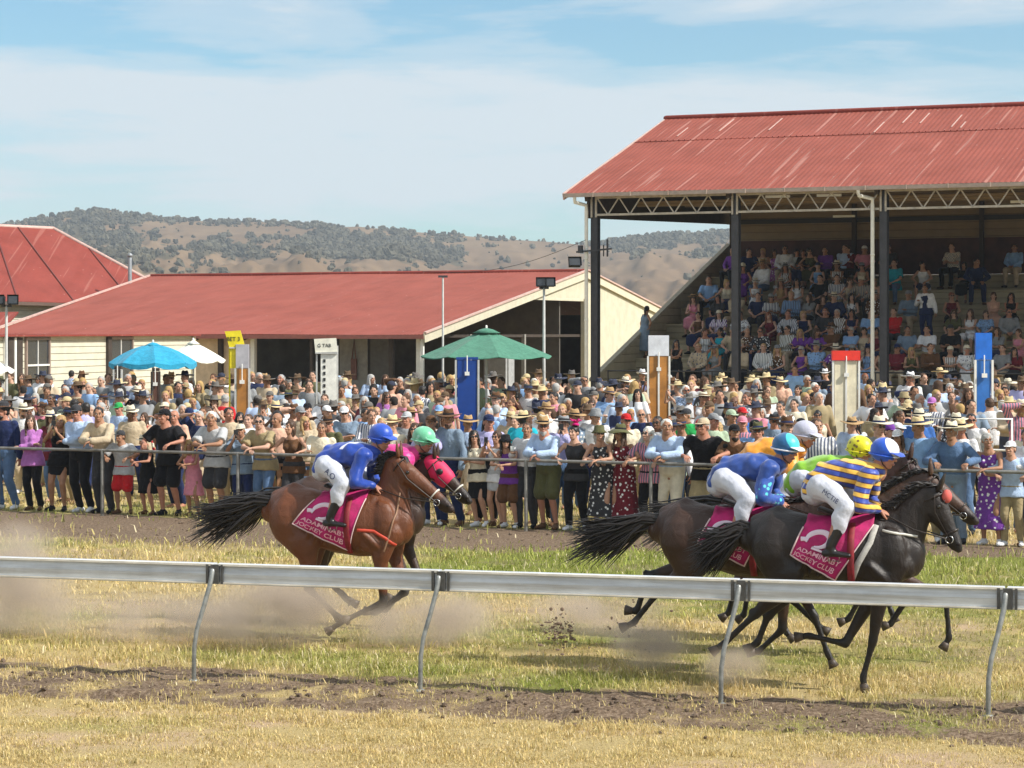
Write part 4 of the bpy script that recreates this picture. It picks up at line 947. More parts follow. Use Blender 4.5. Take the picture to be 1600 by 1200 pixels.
# head wear and hair, in head space
HW = {}
def headwear(kind):
    if kind in HW: return HW[kind]
    if kind == 'short': m = MB(); m.ball((0, .022, .044), (.083, .098, .086), 16); m.ball((0, .050, .0), (.080, .066, .075), 14); me = fuse(m, 'hair', .010, [None], 2, .010, 40)
    elif kind == 'bob': m = MB(); m.ball((0, .022, .044), (.086, .100, .088), 16); m.tube([(0, .035, .03), (0, .045, -.06), (0, .045, -.12)], [(.092, .066), (.094, .062), (.080, .05)], 16, side=(1, 0, 0)); me = fuse(m, 'hair', .010, [None], 2, .016, 34)
    elif kind == 'long':
        m = MB(); m.ball((0, .022, .044), (.086, .100, .088), 16); m.tube([(0, .035, .03), (0, .05, -.08), (0, .075, -.2), (0, .085, -.30)], [(.092, .066), (.098, .060), (.10, .045), (.07, .03)], 16, side=(1, 0, 0))
        for s in (-1, 1): m.tube([(s * .078, -.01, .02), (s * .09, -.02, -.10), (s * .085, -.055, -.24)], [.020, .026, .018], 8)
        me = fuse(m, 'hair', .010, [None], 2, .018, 32)
    elif kind == 'pony': m = MB(); m.ball((0, .022, .044), (.083, .098, .086), 16); m.ball((0, .05, .01), (.078, .066, .06), 12); m.tube([(0, .11, .07), (0, .17, .06), (0, .19, -.03), (0, .17, -.16), (0, .18, -.22)], [.022, .034, .036, .024, .010], 10); me = fuse(m, 'hair', .010, [None], 2, .014, 34)
    elif kind == 'bun': m = MB(); m.ball((0, .022, .044), (.083, .098, .086), 16); m.ball((0, .05, .01), (.078, .066, .06), 12); m.ball((0, .10, .11), .045, 10); me = fuse(m, 'hair', .010, [None], 2, .012, 40)
    elif kind == 'beard': m = MB(); m.ball((0, -.035, -.082), (.056, .062, .040), 12); m.ball((0, -.060, -.105), (.034, .034, .03), 10); me = fuse(m, 'beard', .009, [None], 2, .010, 50)
    elif kind in ('wide', 'fedora', 'floppy', 'flat'):
        br, ch, cr = {'wide': (.215, .105, .088), 'fedora': (.160, .115, .086), 'floppy': (.205, .10, .090), 'flat': (.185, .085, .094)}[kind]; sadd = {'wide': .020, 'fedora': .026, 'floppy': -.05, 'flat': .006}[kind]
        def fn(p):
            r = math.hypot(p.x, p.y); q = max(0, (r - .10) / (br - .10)); sx = (p.x / r) ** 2 if r > 1e-4 else 0
            z = p.z + sadd * q * (sx * 1.6 - .55) if sadd > 0 else p.z + sadd * q * q * (1 + .3 * math.sin(3 * math.atan2(p.y, p.x)))
            pin = -.022 * math.exp(-((p.y + .05) / .035) ** 2) * math.exp(-(p.x / .03) ** 2) if p.z > ch * .9 else 0
            return V((p.x * .93, p.y * 1.10, z + pin - .012 * (p.z > ch * .95) * math.cos(math.atan2(p.y, p.x) * 2) * -1))
        prof = [(br, .0), (br + .003, .004), (br, .009), (cr + .022, .010), (cr + .004, .016), (cr - .002, .05), (cr - .008, ch * .8), (cr - .022, ch), (.02, ch - .006), (0, ch - .008)]
        m = MB(); m.lathe([(cr - .002, .0)] + prof, (0, .008, .056), 28, fn=fn); me = m.mesh('hat', [None], True)
        b = MB(); b.lathe([(cr + .0065, .014), (cr + .007, .016), (cr + .003, .042), (cr + .0, .042)], (0, .008, .056), 28, fn=fn); HW[kind + '_band'] = b.mesh('hat_band', [None], True)
    elif kind == 'cap':
        m = MB(); m.lathe([(.088, .0), (.090, .02), (.083, .055), (.060, .085), (.03, .098), (0, .102)], (0, .010, .040), 20, fn=lambda p: V((p.x * .95, p.y * 1.12, p.z)))
        m.tube([(0, -.075, .047), (0, -.115, .046), (0, -.155, .034)], [(.078, .006), (.076, .005), (.048, .005)], 12, side=(1, 0, 0)); me = m.mesh('cap', [None], True)
    elif kind == 'bucket':
        m = MB(); m.lathe([(.085, .0), (.135, -.035), (.137, -.030), (.092, .012), (.084, .075), (.06, .09), (0, .092)], (0, .008, .052), 24, fn=lambda p: V((p.x * .95, p.y * 1.1, p.z + .004 * math.sin(math.atan2(p.y, p.x) * 5)))); me = m.mesh('hat', [None], True)
    elif kind == 'fascinator':
        m = MB(); m.lathe([(.06, 0), (.055, .03), (0, .045)], (.03, 0, .12), 14)
        for k in range(9): a = k * .7; m.tube([(.03, 0, .14), (.03 + .05 * math.cos(a), .05 * math.sin(a), .20), (.03 + .10 * math.cos(a), .09 * math.sin(a), .19 + .02 * (k % 3))], [.008, .014, .004], 6)
        me = m.mesh('hat', [None], True)
    elif kind == 'glasses':
        m = MB()
        for s in (-1, 1): m.ball((s * .031, -.100, .010), (.024, .006, .017), 10); m.tube([(s * .053, -.094, .014), (s * .078, -.05, .013), (s * .082, .01, .012)], .0032, 6)
        m.tube([(-.012, -.103, .014), (.012, -.103, .014)], .004, 6); me = m.mesh('sunglasses', [None], True)
    HW[kind] = me; return me
def put(me, name, parent, m, mx=None):
    o = link(name, me, parent)
    if mx is not None: o.matrix_local = mx
    o.material_slots[0].link = 'OBJECT'; o.material_slots[0].material = m; return o
HAIRC = {'brown': mat('hair_brown', (.07, .035, .018), .6, .3, 30), 'dark': mat('hair_dark', (.015, .011, .009), .5, .3, 30), 'blonde': mat('hair_blonde', (.42, .27, .11), .6, .25, 30), 'grey': mat('hair_grey', (.38, .37, .35), .7, .2, 30), 'white': mat('hair_white', (.66, .64, .58), .7, .15, 30), 'red': mat('hair_red', (.22, .07, .025), .6, .3, 30)}
GLM = mat('dark_lens', (.008, .008, .01), .12, .02, spec=.9)
PAL = {'white': (.74, .74, .75), 'cream': (.70, .63, .48), 'pale blue': (.42, .54, .74), 'light blue': (.24, .40, .66), 'blue': (.05, .14, .42), 'navy': (.018, .028, .085), 'denim': (.10, .17, .30), 'lilac': (.44, .42, .66), 'black': (.012, .012, .015), 'charcoal': (.045, .045, .05), 'grey': (.25, .26, .27), 'light grey': (.46, .47, .48),
       'khaki': (.34, .27, .15), 'olive': (.10, .10, .045), 'beige': (.52, .42, .29), 'brown': (.12, .06, .03), 'tan': (.42, .27, .13), 'straw': (.66, .52, .29), 'pink': (.66, .25, .32), 'magenta': (.62, .02, .20), 'red': (.52, .02, .025), 'maroon': (.15, .02, .03), 'orange': (.72, .16, .03), 'yellow': (.72, .58, .06), 'green': (.03, .34, .09), 'teal': (.02, .38, .48),
       'turquoise': (.02, .45, .58), 'purple': (.17, .05, .30), 'mauve': (.42, .16, .44), 'grey blue': (.20, .27, .36), 'peach': (.66, .40, .29), 'pale green': (.38, .48, .34)}
HATN = {'wide': 'wide brimmed', 'fedora': 'brimmed', 'floppy': 'floppy', 'flat': 'flat brimmed', 'cap': 'cap', 'bucket': 'bucket', 'fascinator': 'headpiece'}
TOPN = {'shirt': 'shirt', 'tee': 't-shirt', 'vest_top': 'sleeveless top', 'jacket': 'jacket', 'dress': 'dress', 'longdress': 'long dress'}
PEOPLE = []
def person(loc, rz, h, fem, pose, skin, hair, hairc, hat, hatc, top, topc, pat, bot, botc, glasses=False, beard=False, row='', shoes=True, nd=None, band='black', pat2=None, group='spectators behind the fence', feat=None, child=False):
    key = (pose, fem); J = skel(key); sc = h / 1.77
    me = proto(key, 'body'); o = link('person', me); o.location = loc; o.rotation_euler = (0, 0, rz) if pose.startswith(('rail', 'sit')) else (random.uniform(-.05, .07), random.uniform(-.07, .07), rz); o.scale = (sc * random.uniform(.95, 1.06), sc, sc)
    o.material_slots[0].link = 'OBJECT'; o.material_slots[0].material = SKINS[skin]
    p2 = PAL[pat2] if pat2 else ((.8, .8, .78) if sum(PAL[topc]) < 1.2 else (.12, .14, .2)); tm = cloth(PAL[topc], pat, p2)
    n = {'vest_top': 'sleeveless_top', 'longdress': 'dress', 'tee': 't_shirt'}.get(top, top); put(proto(key, top), n, o, tm)
    if bot: put(proto(key, bot), {'shortskirt': 'skirt'}.get(bot, bot), o, cloth(PAL[botc], None))
    if shoes:
        sm = cloth(PAL[random.choice(['black', 'brown', 'brown', 'white'])]); put(proto(key, 'shoe'), 'shoe', o, sm); put(proto(key, 'shoe2'), 'shoe', o, sm)
    M = J['HM']
    if hair: put(headwear(hair), 'hair', o, HAIRC[hairc], M)
    if beard: put(headwear('beard'), 'beard', o, HAIRC[hairc], M)
    if hat:
        q = put(headwear(hat), 'cap' if hat == 'cap' else 'hat', o, cloth(PAL[hatc]), M)
        if hat + '_band' in HW: put(HW[hat + '_band'], 'hat_band', q, cloth(PAL[band]))
    if glasses: put(headwear('glasses'), 'sunglasses', o, GLM, M)
    o['category'] = 'person'; o['group'] = group
    who = ('girl' if fem else 'boy') if child else ('woman' if fem else 'man')
    words_ = who
    if pat: pw = {'stripes': 'striped ', 'floral': 'floral ', 'check': 'checked '}[pat]
    else: pw = ''
    ds = f"{who} in {pw}{topc} {TOPN[top]}"
    if hat: hn = {'cap': f'{hatc} cap', 'bucket': f'{hatc} bucket hat', 'fascinator': f'{hatc} headpiece'}.get(hat, f'{hatc} {HATN[hat]} hat'); ds += ' and ' + hn
    elif hair: ds += f" with {hairc} {dict(short='hair', bob='bobbed hair', long='long hair', pony='ponytail', bun='bun')[hair]}"
    else: ds += ' with bald head'
    ex = []
    if bot and row == 'front': ex.append(f"{botc} {dict(shortskirt='short skirt').get(bot, bot)}")
    if glasses: ex.append('sunglasses')
    if beard: ex.append('beard')
    PEOPLE.append(dict(key=key, o=o, base=ds, ex=ex, pose=pose, row=row, feat=feat, hair=hairc, sec=None)); return o
# ---------------------------------------------------------------- race horses and jockeys
HANG = math.atan2(RD.y, RD.x)
def horse_coat(name, col, pts=(.007, .005, .0045), sheen=.5):
    def f(t, tc, c, b):
        a = t.add('ShaderNodeAttribute', attribute_name='points').outputs['Fac']
        b.inputs['Specular IOR Level'].default_value = .05
        n = t.noise(t.mapping(tc, (3, 3, 3)), 1.0, 4, .6); c = t.mix(t.ramp(n, [(.35, (0, 0, 0)), (.7, (.5,) * 3)]), c, tuple(x * 1.5 for x in col))
        fine = t.noise(t.mapping(tc, (60, 60, 200)), 1.0, 2, .6)
        vein = t.noise(t.mapping(tc, (9, 9, 5)), 1.0, 4, .62, .9); t.l.new(t.add('ShaderNodeBump', {'Height': t.math('ADD', vein, t.math('MULTIPLY', fine, .12)), 'Strength': .55, 'Distance': .03}).outputs[0], b.inputs['Normal'])
        return t.mix(a, c, pts)
    return mat(name, col, sheen, .18, 5, fn=f)
HOOF = mat('hoof_horn', (.075, .055, .042), .55, .3, 20); TACK = mat('dark_leather', (.025, .016, .012), .4, .2, 20); TACKW = mat('white_strap', (.66, .64, .58), .5, .08, 20); STEELB = mat('bright_metal', (.6, .6, .6), .25, .05, metal=1.0)
MAGENTA = mat('magenta_saddlecloth', (.50, .013, .14), .75, .18, 7, .2, 40, fn=lambda t, tc, c, b: t.mix(t.ramp(t.noise(tc, 9, 3), [(.45, (0, 0, 0)), (.7, (.6,) * 3)]), c, (.24, .005, .06)))
PIPING = mat('pale_piping', (.72, .52, .52), .7, .05)
def horse(px, d, coat, poll, muz, legs, label, group, extras=(), cloth_q=None, straps=(), hood=None, pitch=0, tl=1.0):
    s = F / d; o = None
    m = MB(); Y = V((0, 1, 0))
    secs = [(-.74, 1.27, .10, .08), (-.66, 1.275, .20, .16), (-.52, 1.29, .265, .25), (-.36, 1.27, .265, .275), (-.18, 1.22, .275, .265), (.0, 1.19, .305, .285), (.22, 1.18, .325, .275), (.42, 1.19, .33, .235), (.56, 1.185, .28, .20), (.67, 1.17, .20, .14)]
    m.tube([(x, 0, z) for x, z, a, b in secs], [(b, a) for x, z, a, b in secs], 24, side=Y)
    m.tube([(.30, 0, 1.44), (.44, 0, 1.50), (.58, 0, 1.50), (.7, 0, 1.45)], [(.06, .05), (.07, .065), (.07, .07), (.06, .06)], 10, side=Y)      # withers
    m.tube([(-.66, 0, 1.44), (-.46, 0, 1.515), (-.28, 0, 1.46)], [.06, .075, .05], 10)
    P, Q = V((poll[0], 0, poll[1])), V((muz[0], 0, muz[1])); B = V((.56, 0, 1.30)); hd = (Q - P).normalized(); up = V((-hd.z, 0, hd.x)); up = up if up.z > 0 else -up
    jaw = P - up * .10 + hd * .06
    n0, n1, n2 = B, B.lerp(jaw, .5) + V((-.015, 0, .03)), P - up * .085 - hd * .0
    m.tube([B + V((-.02, 0, -.02)), B.lerp(n2, .33) + V((0, 0, .005)), B.lerp(n2, .66) + V((-.01, 0, .02)), n2], [(.125, .26), (.085, .185), (.066, .132), (.058, .105)], 18, side=Y)
    m.tube([V((.40, 0, 1.28)), V((.56, 0, 1.30)), B.lerp(n2, .30)], [(.19, .24), (.155, .24), (.09, .175)], 18, side=Y)
    L = (Q - P).length
    m.tube([P + hd * .0 - up * .075, P + hd * L * .20 - up * .085, P + hd * L * .42 - up * .075, P + hd * L * .66 - up * .058, P + hd * L * .88 - up * .050, Q - up * .052], [(.066, .085), (.080, .108), (.070, .094), (.048, .064), (.046, .054), (.040, .042)], 16, side=Y)
    for sd in (-1, 1):
        m.ball(P + hd * L * .26 - up * .115 + Y * sd * .042, (.075, .030, .062), 12)                          # cheek
        m.ball(P + hd * L * .22 - up * .035 + Y * sd * .062, (.030, .018, .022), 10)                          # brow over the eye
        m.ball(Q - hd * .045 - up * .030 + Y * sd * .036, (.028, .016, .020), 10)                             # nostril rim
        # muscle masses
        m.ball((.52, sd * .15, 1.20), (.15, .085, .22), 14); m.ball((.40, sd * .17, 1.02), (.13, .07, .12), 12); m.ball((-.48, sd * .15, 1.22), (.20, .14, .24), 14); m.ball((.64, sd * .085, 1.10), (.10, .075, .13), 12)
        m.ball((-.34, sd * .19, 1.02), (.13, .085, .15), 12)
        m.tube([(.66, sd * .12, 1.12), (.60, sd * .185, 1.22), (.50, sd * .165, 1.40)], [.030, .036, .030], 8); m.tube([(.36, sd * .245, 1.10), (.44, sd * .225, 1.02), (.50, sd * .19, .96)], [.030, .040, .034], 8)
        m.tube([(-.60, sd * .17, 1.32), (-.62, sd * .16, 1.16), (-.54, sd * .15, 1.02)], [.040, .055, .035], 8); m.tube([(-.30, sd * .215, 1.30), (-.40, sd * .235, 1.16), (-.34, sd * .23, 1.0)], [.03, .04, .035], 8)
        for rb in range(5): m.tube([(.20 - rb * .085, sd * .262, 1.30), (.16 - rb * .09, sd * .278, 1.15), (.10 - rb * .09, sd * .225, .99)], .014, 6)
    m.tube([Q - hd * .10 - up * .105, Q - hd * .02 - up * .092], [(.034, .026), (.028, .020)], 10)            # lower lip
    hoofs = []
    for n, (kind, sd, pts) in enumerate(legs):
        p = [V((x, 0, z)) for x, z in pts]
        if kind == 'h':      # stifle, hock, fetlock, hoof
            y0, y1 = sd * .15, sd * .11; a = [V((-.44, sd * .14, 1.16)), p[0] + Y * y0, p[1] + Y * y1, p[2] + Y * y1, p[3] + Y * y1]
            m.tube([a[0], a[1]], [(.13, .22), (.10, .15)], 14, side=Y)
            g = (a[2] - a[1]); m.tube([a[1], a[1] + g * .45, a[1] + g * .85, a[2]], [(.082, .125), (.060, .085), (.038, .052), (.040, .052)], 12, side=Y)
            m.ball(a[2] + V((-.025, 0, .02)), (.035, .03, .045), 10)
        else:                # elbow, knee, fetlock, hoof
            y0, y1 = sd * .14, sd * .10; a = [V((.56, sd * .13, 1.14)), p[0] + Y * y0, p[1] + Y * y1, p[2] + Y * y1, p[3] + Y * y1]
            m.tube([a[0], a[1]], [(.085, .15), (.070, .10)], 12, side=Y)
            g = (a[2] - a[1]); m.tube([a[1], a[1] + g * .4, a[1] + g * .85, a[2]], [(.066, .088), (.050, .062), (.036, .042), (.040, .044)], 12, side=Y)
            m.ball(a[2], (.042, .038, .046), 10)
        g = a[3] - a[2]; m.tube([a[2], a[2] + g * .3, a[2] + g * .8, a[3]], [(.034, .040), (.024, .031), (.024, .031), (.032, .038)], 10, side=Y)
        g = a[4] - a[3]; m.tube([a[3], a[3] + g * .7], [(.031, .036), (.028, .030)], 10, side=Y); hoofs.append((a[3], a[4]))
    me = fuse(m, 'horse', .015, [coat], 7, .006, 5.0)
    # dark points: lower legs, muzzle and ear tips carry the coat's black
    n = len(me.vertices); co = np.empty(n * 3); me.vertices.foreach_get('co', co); co = co.reshape(-1, 3); w_ = np.zeros(n)
    def seg(a, b, r):
        a, b = np.array(a), np.array(b); t_ = np.clip(((co - a) @ (b - a)) / ((b - a) @ (b - a)), 0, 1); return 1 - np.clip((np.linalg.norm(co - (a + t_[:, None] * (b - a)), axis=1) - r) / .05, 0, 1)
    for kind, sd, pts in legs:
        y1 = sd * (.11 if kind == 'h' else .10); q = [(x, y1, z) for x, z in pts]; w_ = np.maximum(w_, seg(q[1], q[2], .075)); w_ = np.maximum(w_, seg(q[2], q[3], .085))
    w_ = np.maximum(w_, .85 * seg(Q - hd * .06 - up * .06, Q - up * .06, .075))
    me.attributes.new('points', 'FLOAT', 'POINT').data.foreach_set('value', w_.astype(np.float32))
    o = link('race_horse', me); bvh = BVHTree.FromPolygons([v.co.copy() for v in me.vertices], [tuple(p.vertices) for p in me.polygons])
    o.location = ((px - 800) / s, d, 0); o.rotation_euler = (0, 0, HANG); tag(o, label, 'horse', group)
    for a, b in hoofs:
        g = (b - a).normalized(); h = MB(); h.tube([b - g * .075, b - g * .05, b], [(.028, .030), (.036, .038), (.046, .050)], 12, side=Y, caps=False); h.build('hoof', HOOF, o, True)
    # eyes, nostrils, ears
    for sd in (-1, 1):
        e = MB(); e.ball(P + hd * L * .24 - up * .052 + Y * sd * .077, (.020, .012, .017), 10); e.build('eye', mat('horse_eye', (.01, .008, .006), .08, .02, spec=.9), o, True)
        e = MB(); e.ball(Q - hd * .040 - up * .034 + Y * sd * .050, (.018, .007, .012), 10); e.build('nostril', mat('nostril_dark', (.01, .006, .006), .9, .02), o, True)
        e = MB(); b0 = P + up * .0 - hd * .01 + Y * sd * .045; tip = b0 - hd * .10 + up * .10 + Y * sd * .02
        e.tube([b0, b0.lerp(tip, .45), tip], [(.026, .022), (.030, .020), (.006, .005)], 10, side=Y); e.build('ear', coat, o, True)
    HB = mat('mane_hair', (.014, .010, .009), .45, .4, 60) ; rs = random.Random(int(px))
    # mane along the crest and tail streaming behind
    crest = [(B + V((-.10, 0, .24))), B.lerp(n2, .33) + up * .195 * 1, B.lerp(n2, .66) + up * .150, P + up * .015]
    cb = []
    for q in range(40):
        t_ = q / 39; x = .40 + (P.x - .40) * t_; z0 = None
        hit = bvh.ray_cast(V((x - .35 * t_, 0, 3)) if False else V((B.x - .1 + (P.x - B.x + .08) * t_, 0, 3)), V((0, 0, -1)))
        if hit[0] is not None: cb.append(hit[0])
    mm = MB()
    for c_ in cb:
        for k in range(5):
            a = c_ + V((rs.uniform(-.015, .015), rs.uniform(-.012, .012), -.02)); L2 = rs.uniform(.06, .12); w2 = V((-1, rs.uniform(-.8, .3), rs.uniform(-.2, .5))).normalized()
            mm.tube([a, a + V((-.01, 0, .035)), a + V((0, 0, .03)) + w2 * L2 * .6, a + V((0, 0, .02)) + w2 * L2], [.012, .012, .008, .002], 5)
    for k in range(14):
        a = P + V((0, rs.uniform(-.03, .03), 0)); mm.tube([a, a + hd * .05 + up * .03 + Y * rs.uniform(-.03, .03), a + hd * .11 + up * .005 + Y * rs.uniform(-.05, .05)], [.010, .009, .002], 5)
    mm.build('mane', HB, o, True)
    tm = MB(); root = V((-.73, 0, 1.36))
    for k in range(230):
        L2 = rs.uniform(.42, .80) * tl; dz = rs.uniform(-.44, -.02) + pitch; dy = rs.gauss(0, .045); r0 = root + V((rs.uniform(0, .03), rs.gauss(0, .018), rs.gauss(0, .022)))
        wv = rs.uniform(-.035, .035); pts = [r0, r0 + V((-.16 * L2 / .7, dy * .3, .030 + dz * .10)), r0 + V((-.40 * L2 / .7, dy * .8, dz * .38 + wv)), r0 + V((-.62 * L2 / .7, dy * 1.2, dz * .75 - wv * .5)), r0 + V((-.80 * L2 / .7, dy * 1.6, dz * 1.05 + wv))]
        tm.tube(pts, [.014, .015, .011, .006, .001], 5)
    tm.tube([root + V((.06, 0, .02)), root + V((-.12, 0, .02)), root + V((-.26, 0, -.02))], [.045, .042, .028], 10); tm.build('tail', HB, o, True)
    # bridle and reins
    def loop(c, r1, r2, mt, name, nrm=None, th=.007, part=o):
        lm = MB(); N = 18; x = up; pts = [c + x * r1 * math.cos(2 * math.pi * k / N) + Y * r2 * math.sin(2 * math.pi * k / N) for k in range(N + 1)]
        lm.tube(pts, [(th, th * 1.6)] * (N + 1), 6, caps=False); return lm.build(name, mt, part, True)
    br = empty('bridle'); br.parent = o
    loop(P + hd * L * .70 - up * .057, .070, .056, straps[0] if straps else TACK, 'noseband', part=br)
    loop(P + hd * L * .07 - up * .077, .100, .078, TACK, 'browband', part=br)
    hand_ = V((.42, 0, 1.55))
    for sd in (-1, 1):
        c = MB(); bit = P + hd * L * .80 - up * .085 + Y * sd * .052; c.tube([P + hd * .03 - up * .05 + Y * sd * .082, P + hd * L * .3 - up * .10 + Y * sd * .086, bit], [(.005, .009)] * 3, 6); c.build('cheekpiece', TACK, br, True)
        c = MB(); N = 12; c.tube([bit + hd * .032 * math.cos(2 * math.pi * k / N) + up * .032 * math.sin(2 * math.pi * k / N) for k in range(N + 1)], .005, 6, caps=False); c.build('bit_ring', STEELB, br, True)
        c = MB(); mid = bit.lerp(hand_, .5) + Y * sd * .085 + V((0, 0, -.03)); c.tube([bit, mid, hand_ + Y * sd * .07], .0065, 6); c.build('rein', TACK, br, True)
    def surf(x, z, off=.012):
        h = bvh.ray_cast(V((x, -1.2, z)), V((0, 1, 0)))
        return V((x, -.02, z)) if h[0] is None or h[0].y > 0 else h[0] + V((0, -1, 0)) * off + h[1] * off * .3
    def strap(pts, mt, name, w_=.012, off=.012):
        c = MB(); n_ = len(pts) * 5; P2 = []
        for i in range(len(pts) - 1):
            for k in range(6): q = k / 6; P2.append(surf(pts[i][0] * (1 - q) + pts[i + 1][0] * q, pts[i][1] * (1 - q) + pts[i + 1][1] * q, off))
        P2.append(surf(*pts[-1], off)); c.tube(P2, [(.004, w_)] * len(P2), 6, side=(0, 1, 0)); return c.build(name, mt, o, True)
    for nm, mt, pts, w_ in extras: strap(pts, mt, nm, w_)
    if hood: # blinker hood over the face
        h = MB(); h.tube([P - up * .072 - hd * .01, P + hd * L * .20 - up * .082, P + hd * L * .42 - up * .072], [(.078, .094), (.090, .116), (.082, .104)], 18, side=Y); hm = fuse(h, 'hood', .012, [hood], 2); ho = link('hood', hm, o)
        for sd in (-1, 1): h = MB(); h.ball(P + hd * L * .25 - up * .05 + Y * sd * .088, (.038, .022, .034), 12); h.build('blinker', hood if sd > 0 else BLACKP, ho, True)
    # saddlecloth with its lettering
    A_, B_, C_, D__ = cloth_q or ((-.18, 1.44), (.38, 1.44), (.12, 1.0), (-.30, 1.20))
    def sc(u, v, off):
        a = V((A_[0] * (1 - u) + B_[0] * u, A_[1] * (1 - u) + B_[1] * u)); b = V((D__[0] * (1 - u) + C_[0] * u, D__[1] * (1 - u) + C_[1] * u)); q = a.lerp(b, v); return surf(q.x, q.y, off + .008 * math.sin(u * 17 + v * 5) * v)
    top = lambda x: (lambda h: (h[0] if h[0] is not None else V((x, 0, 1.5))) + V((0, 0, .018)))(bvh.ray_cast(V((x, 0, 3)), V((0, 0, -1))))
    c = MB(); nu, nv = 22, 18; vs = []
    for i in range(nu + 1):
        u = i / nu; x = A_[0] * (1 - u) + B_[0] * u; t0 = top(x); vs += [t0, V((x, -.07, t0.z - .008))]
        for j in range(nv + 1): vs.append(sc(u, j / nv, .018))
    W = nv + 3; fs = [(i * W + j, i * W + j + 1, (i + 1) * W + j + 1, (i + 1) * W + j) for i in range(nu) for j in range(W - 1)]
    cl = c.add(vs, fs).build('saddlecloth', MAGENTA, o, True); cl.modifiers.new('t', 'SOLIDIFY').thickness = .006
    pp = MB(); edge = [sc(0, j / 14, .022) for j in range(2, 15)] + [sc(i / 14, 1, .022) for i in range(1, 15)]; pp.tube(edge, .007, 6)
    pp.tube([sc(1, j / 14, .022) for j in range(15)], .006, 6); pp.build('piping', PIPING, cl, True)
    def on_cloth(body, u0, v0, du, dv, size, name, sx=1.0):
        cu = bpy.data.curves.new('t', 'FONT'); cu.body = body; cu.size = size; cu.align_x = 'LEFT'; cu.align_y = 'CENTER'; cu.offset = size * .018
        q = bpy.data.objects.new('t', cu); COL.objects.link(q); dg = bpy.context.evaluated_depsgraph_get(); dg.update(); me_ = bpy.data.meshes.new_from_object(q.evaluated_get(dg)); bpy.data.objects.remove(q)
        for v in me_.vertices: v.co = sc(u0 + v.co.x * du * sx, v0 - v.co.y * dv, .027)
        me_.materials.clear(); me_.materials.append(mat('cloth_lettering', (.78, .42, .50), .7, .03)); return link(name, me_, cl)
    on_cloth('ADAMINABY', .07, .735, 1.75, 1.75, .080, 'lettering', 1.05); on_cloth('JOCKEY CLUB', .05, .885, 1.75, 1.75, .080, 'lettering', .95)
    lg = MB(); N = 26; pts = []
    for k in range(N + 1):
        a = 3.75 - 5.3 * k / N; pts.append((.34 + .19 * math.cos(a), .40 - .17 * math.sin(a)))
    pts = [(.06, .47), (.12, .45)] + pts[::1] + [(.30, .60), (.56, .63)]
    rad = [.020] * 2 + [.010 + .018 * math.sin(math.pi * k / N) for k in range(N + 1)] + [.014, .008]
    lg.tube([sc(u, v, .026) for u, v in pts], [(.003, r) for r in rad], 8, side=(0, 1, 0)); lg.build('emblem', mat('emblem_white', (.80, .66, .78), .6, .03), cl, True)
    # saddle, girth and stirrup
    sm = MB(); z = top(.12).z; sm.tube([(-.10, 0, z + .045), (.0, 0, z + .012), (.16, 0, z + .012), (.27, 0, z + .040)], [(.13, .022), (.14, .018), (.12, .018), (.075, .025)], 14, side=Y); sa = sm.build('saddle', TACK, o, True)
    g = MB(); pts = [surf(.20, zz, .030) for zz in [1.45 - .06 * k for k in range(10)]]; g.tube(pts, [(.005, .035)] * len(pts), 6, side=(0, 1, 0)); g.build('girth', mat('dark_red_web', (.22, .012, .02), .7, .2, 20), sa, True)
    for sd in (-1, 1):
        g = MB(); g.tube([V((.10, sd * .19, z - .04)), V((.075, sd * .30, 1.34)), V((.055, sd * .315, 1.22))], [(.004, .011)] * 3, 6, side=Y)
        g.build('stirrup_leather', TACK, sa, True); g = MB(); c_ = V((.06, sd * .325, 1.175)); g.tube([c_ + V((0, 0, .065)), c_ + V((-.05, 0, 0)), c_ + V((-.045, 0, -.035)), c_ + V((.045, 0, -.035)), c_ + V((.05, 0, 0)), c_ + V((0, 0, .065))], .006, 6); g.build('stirrup', STEELB, sa, True)
    return o
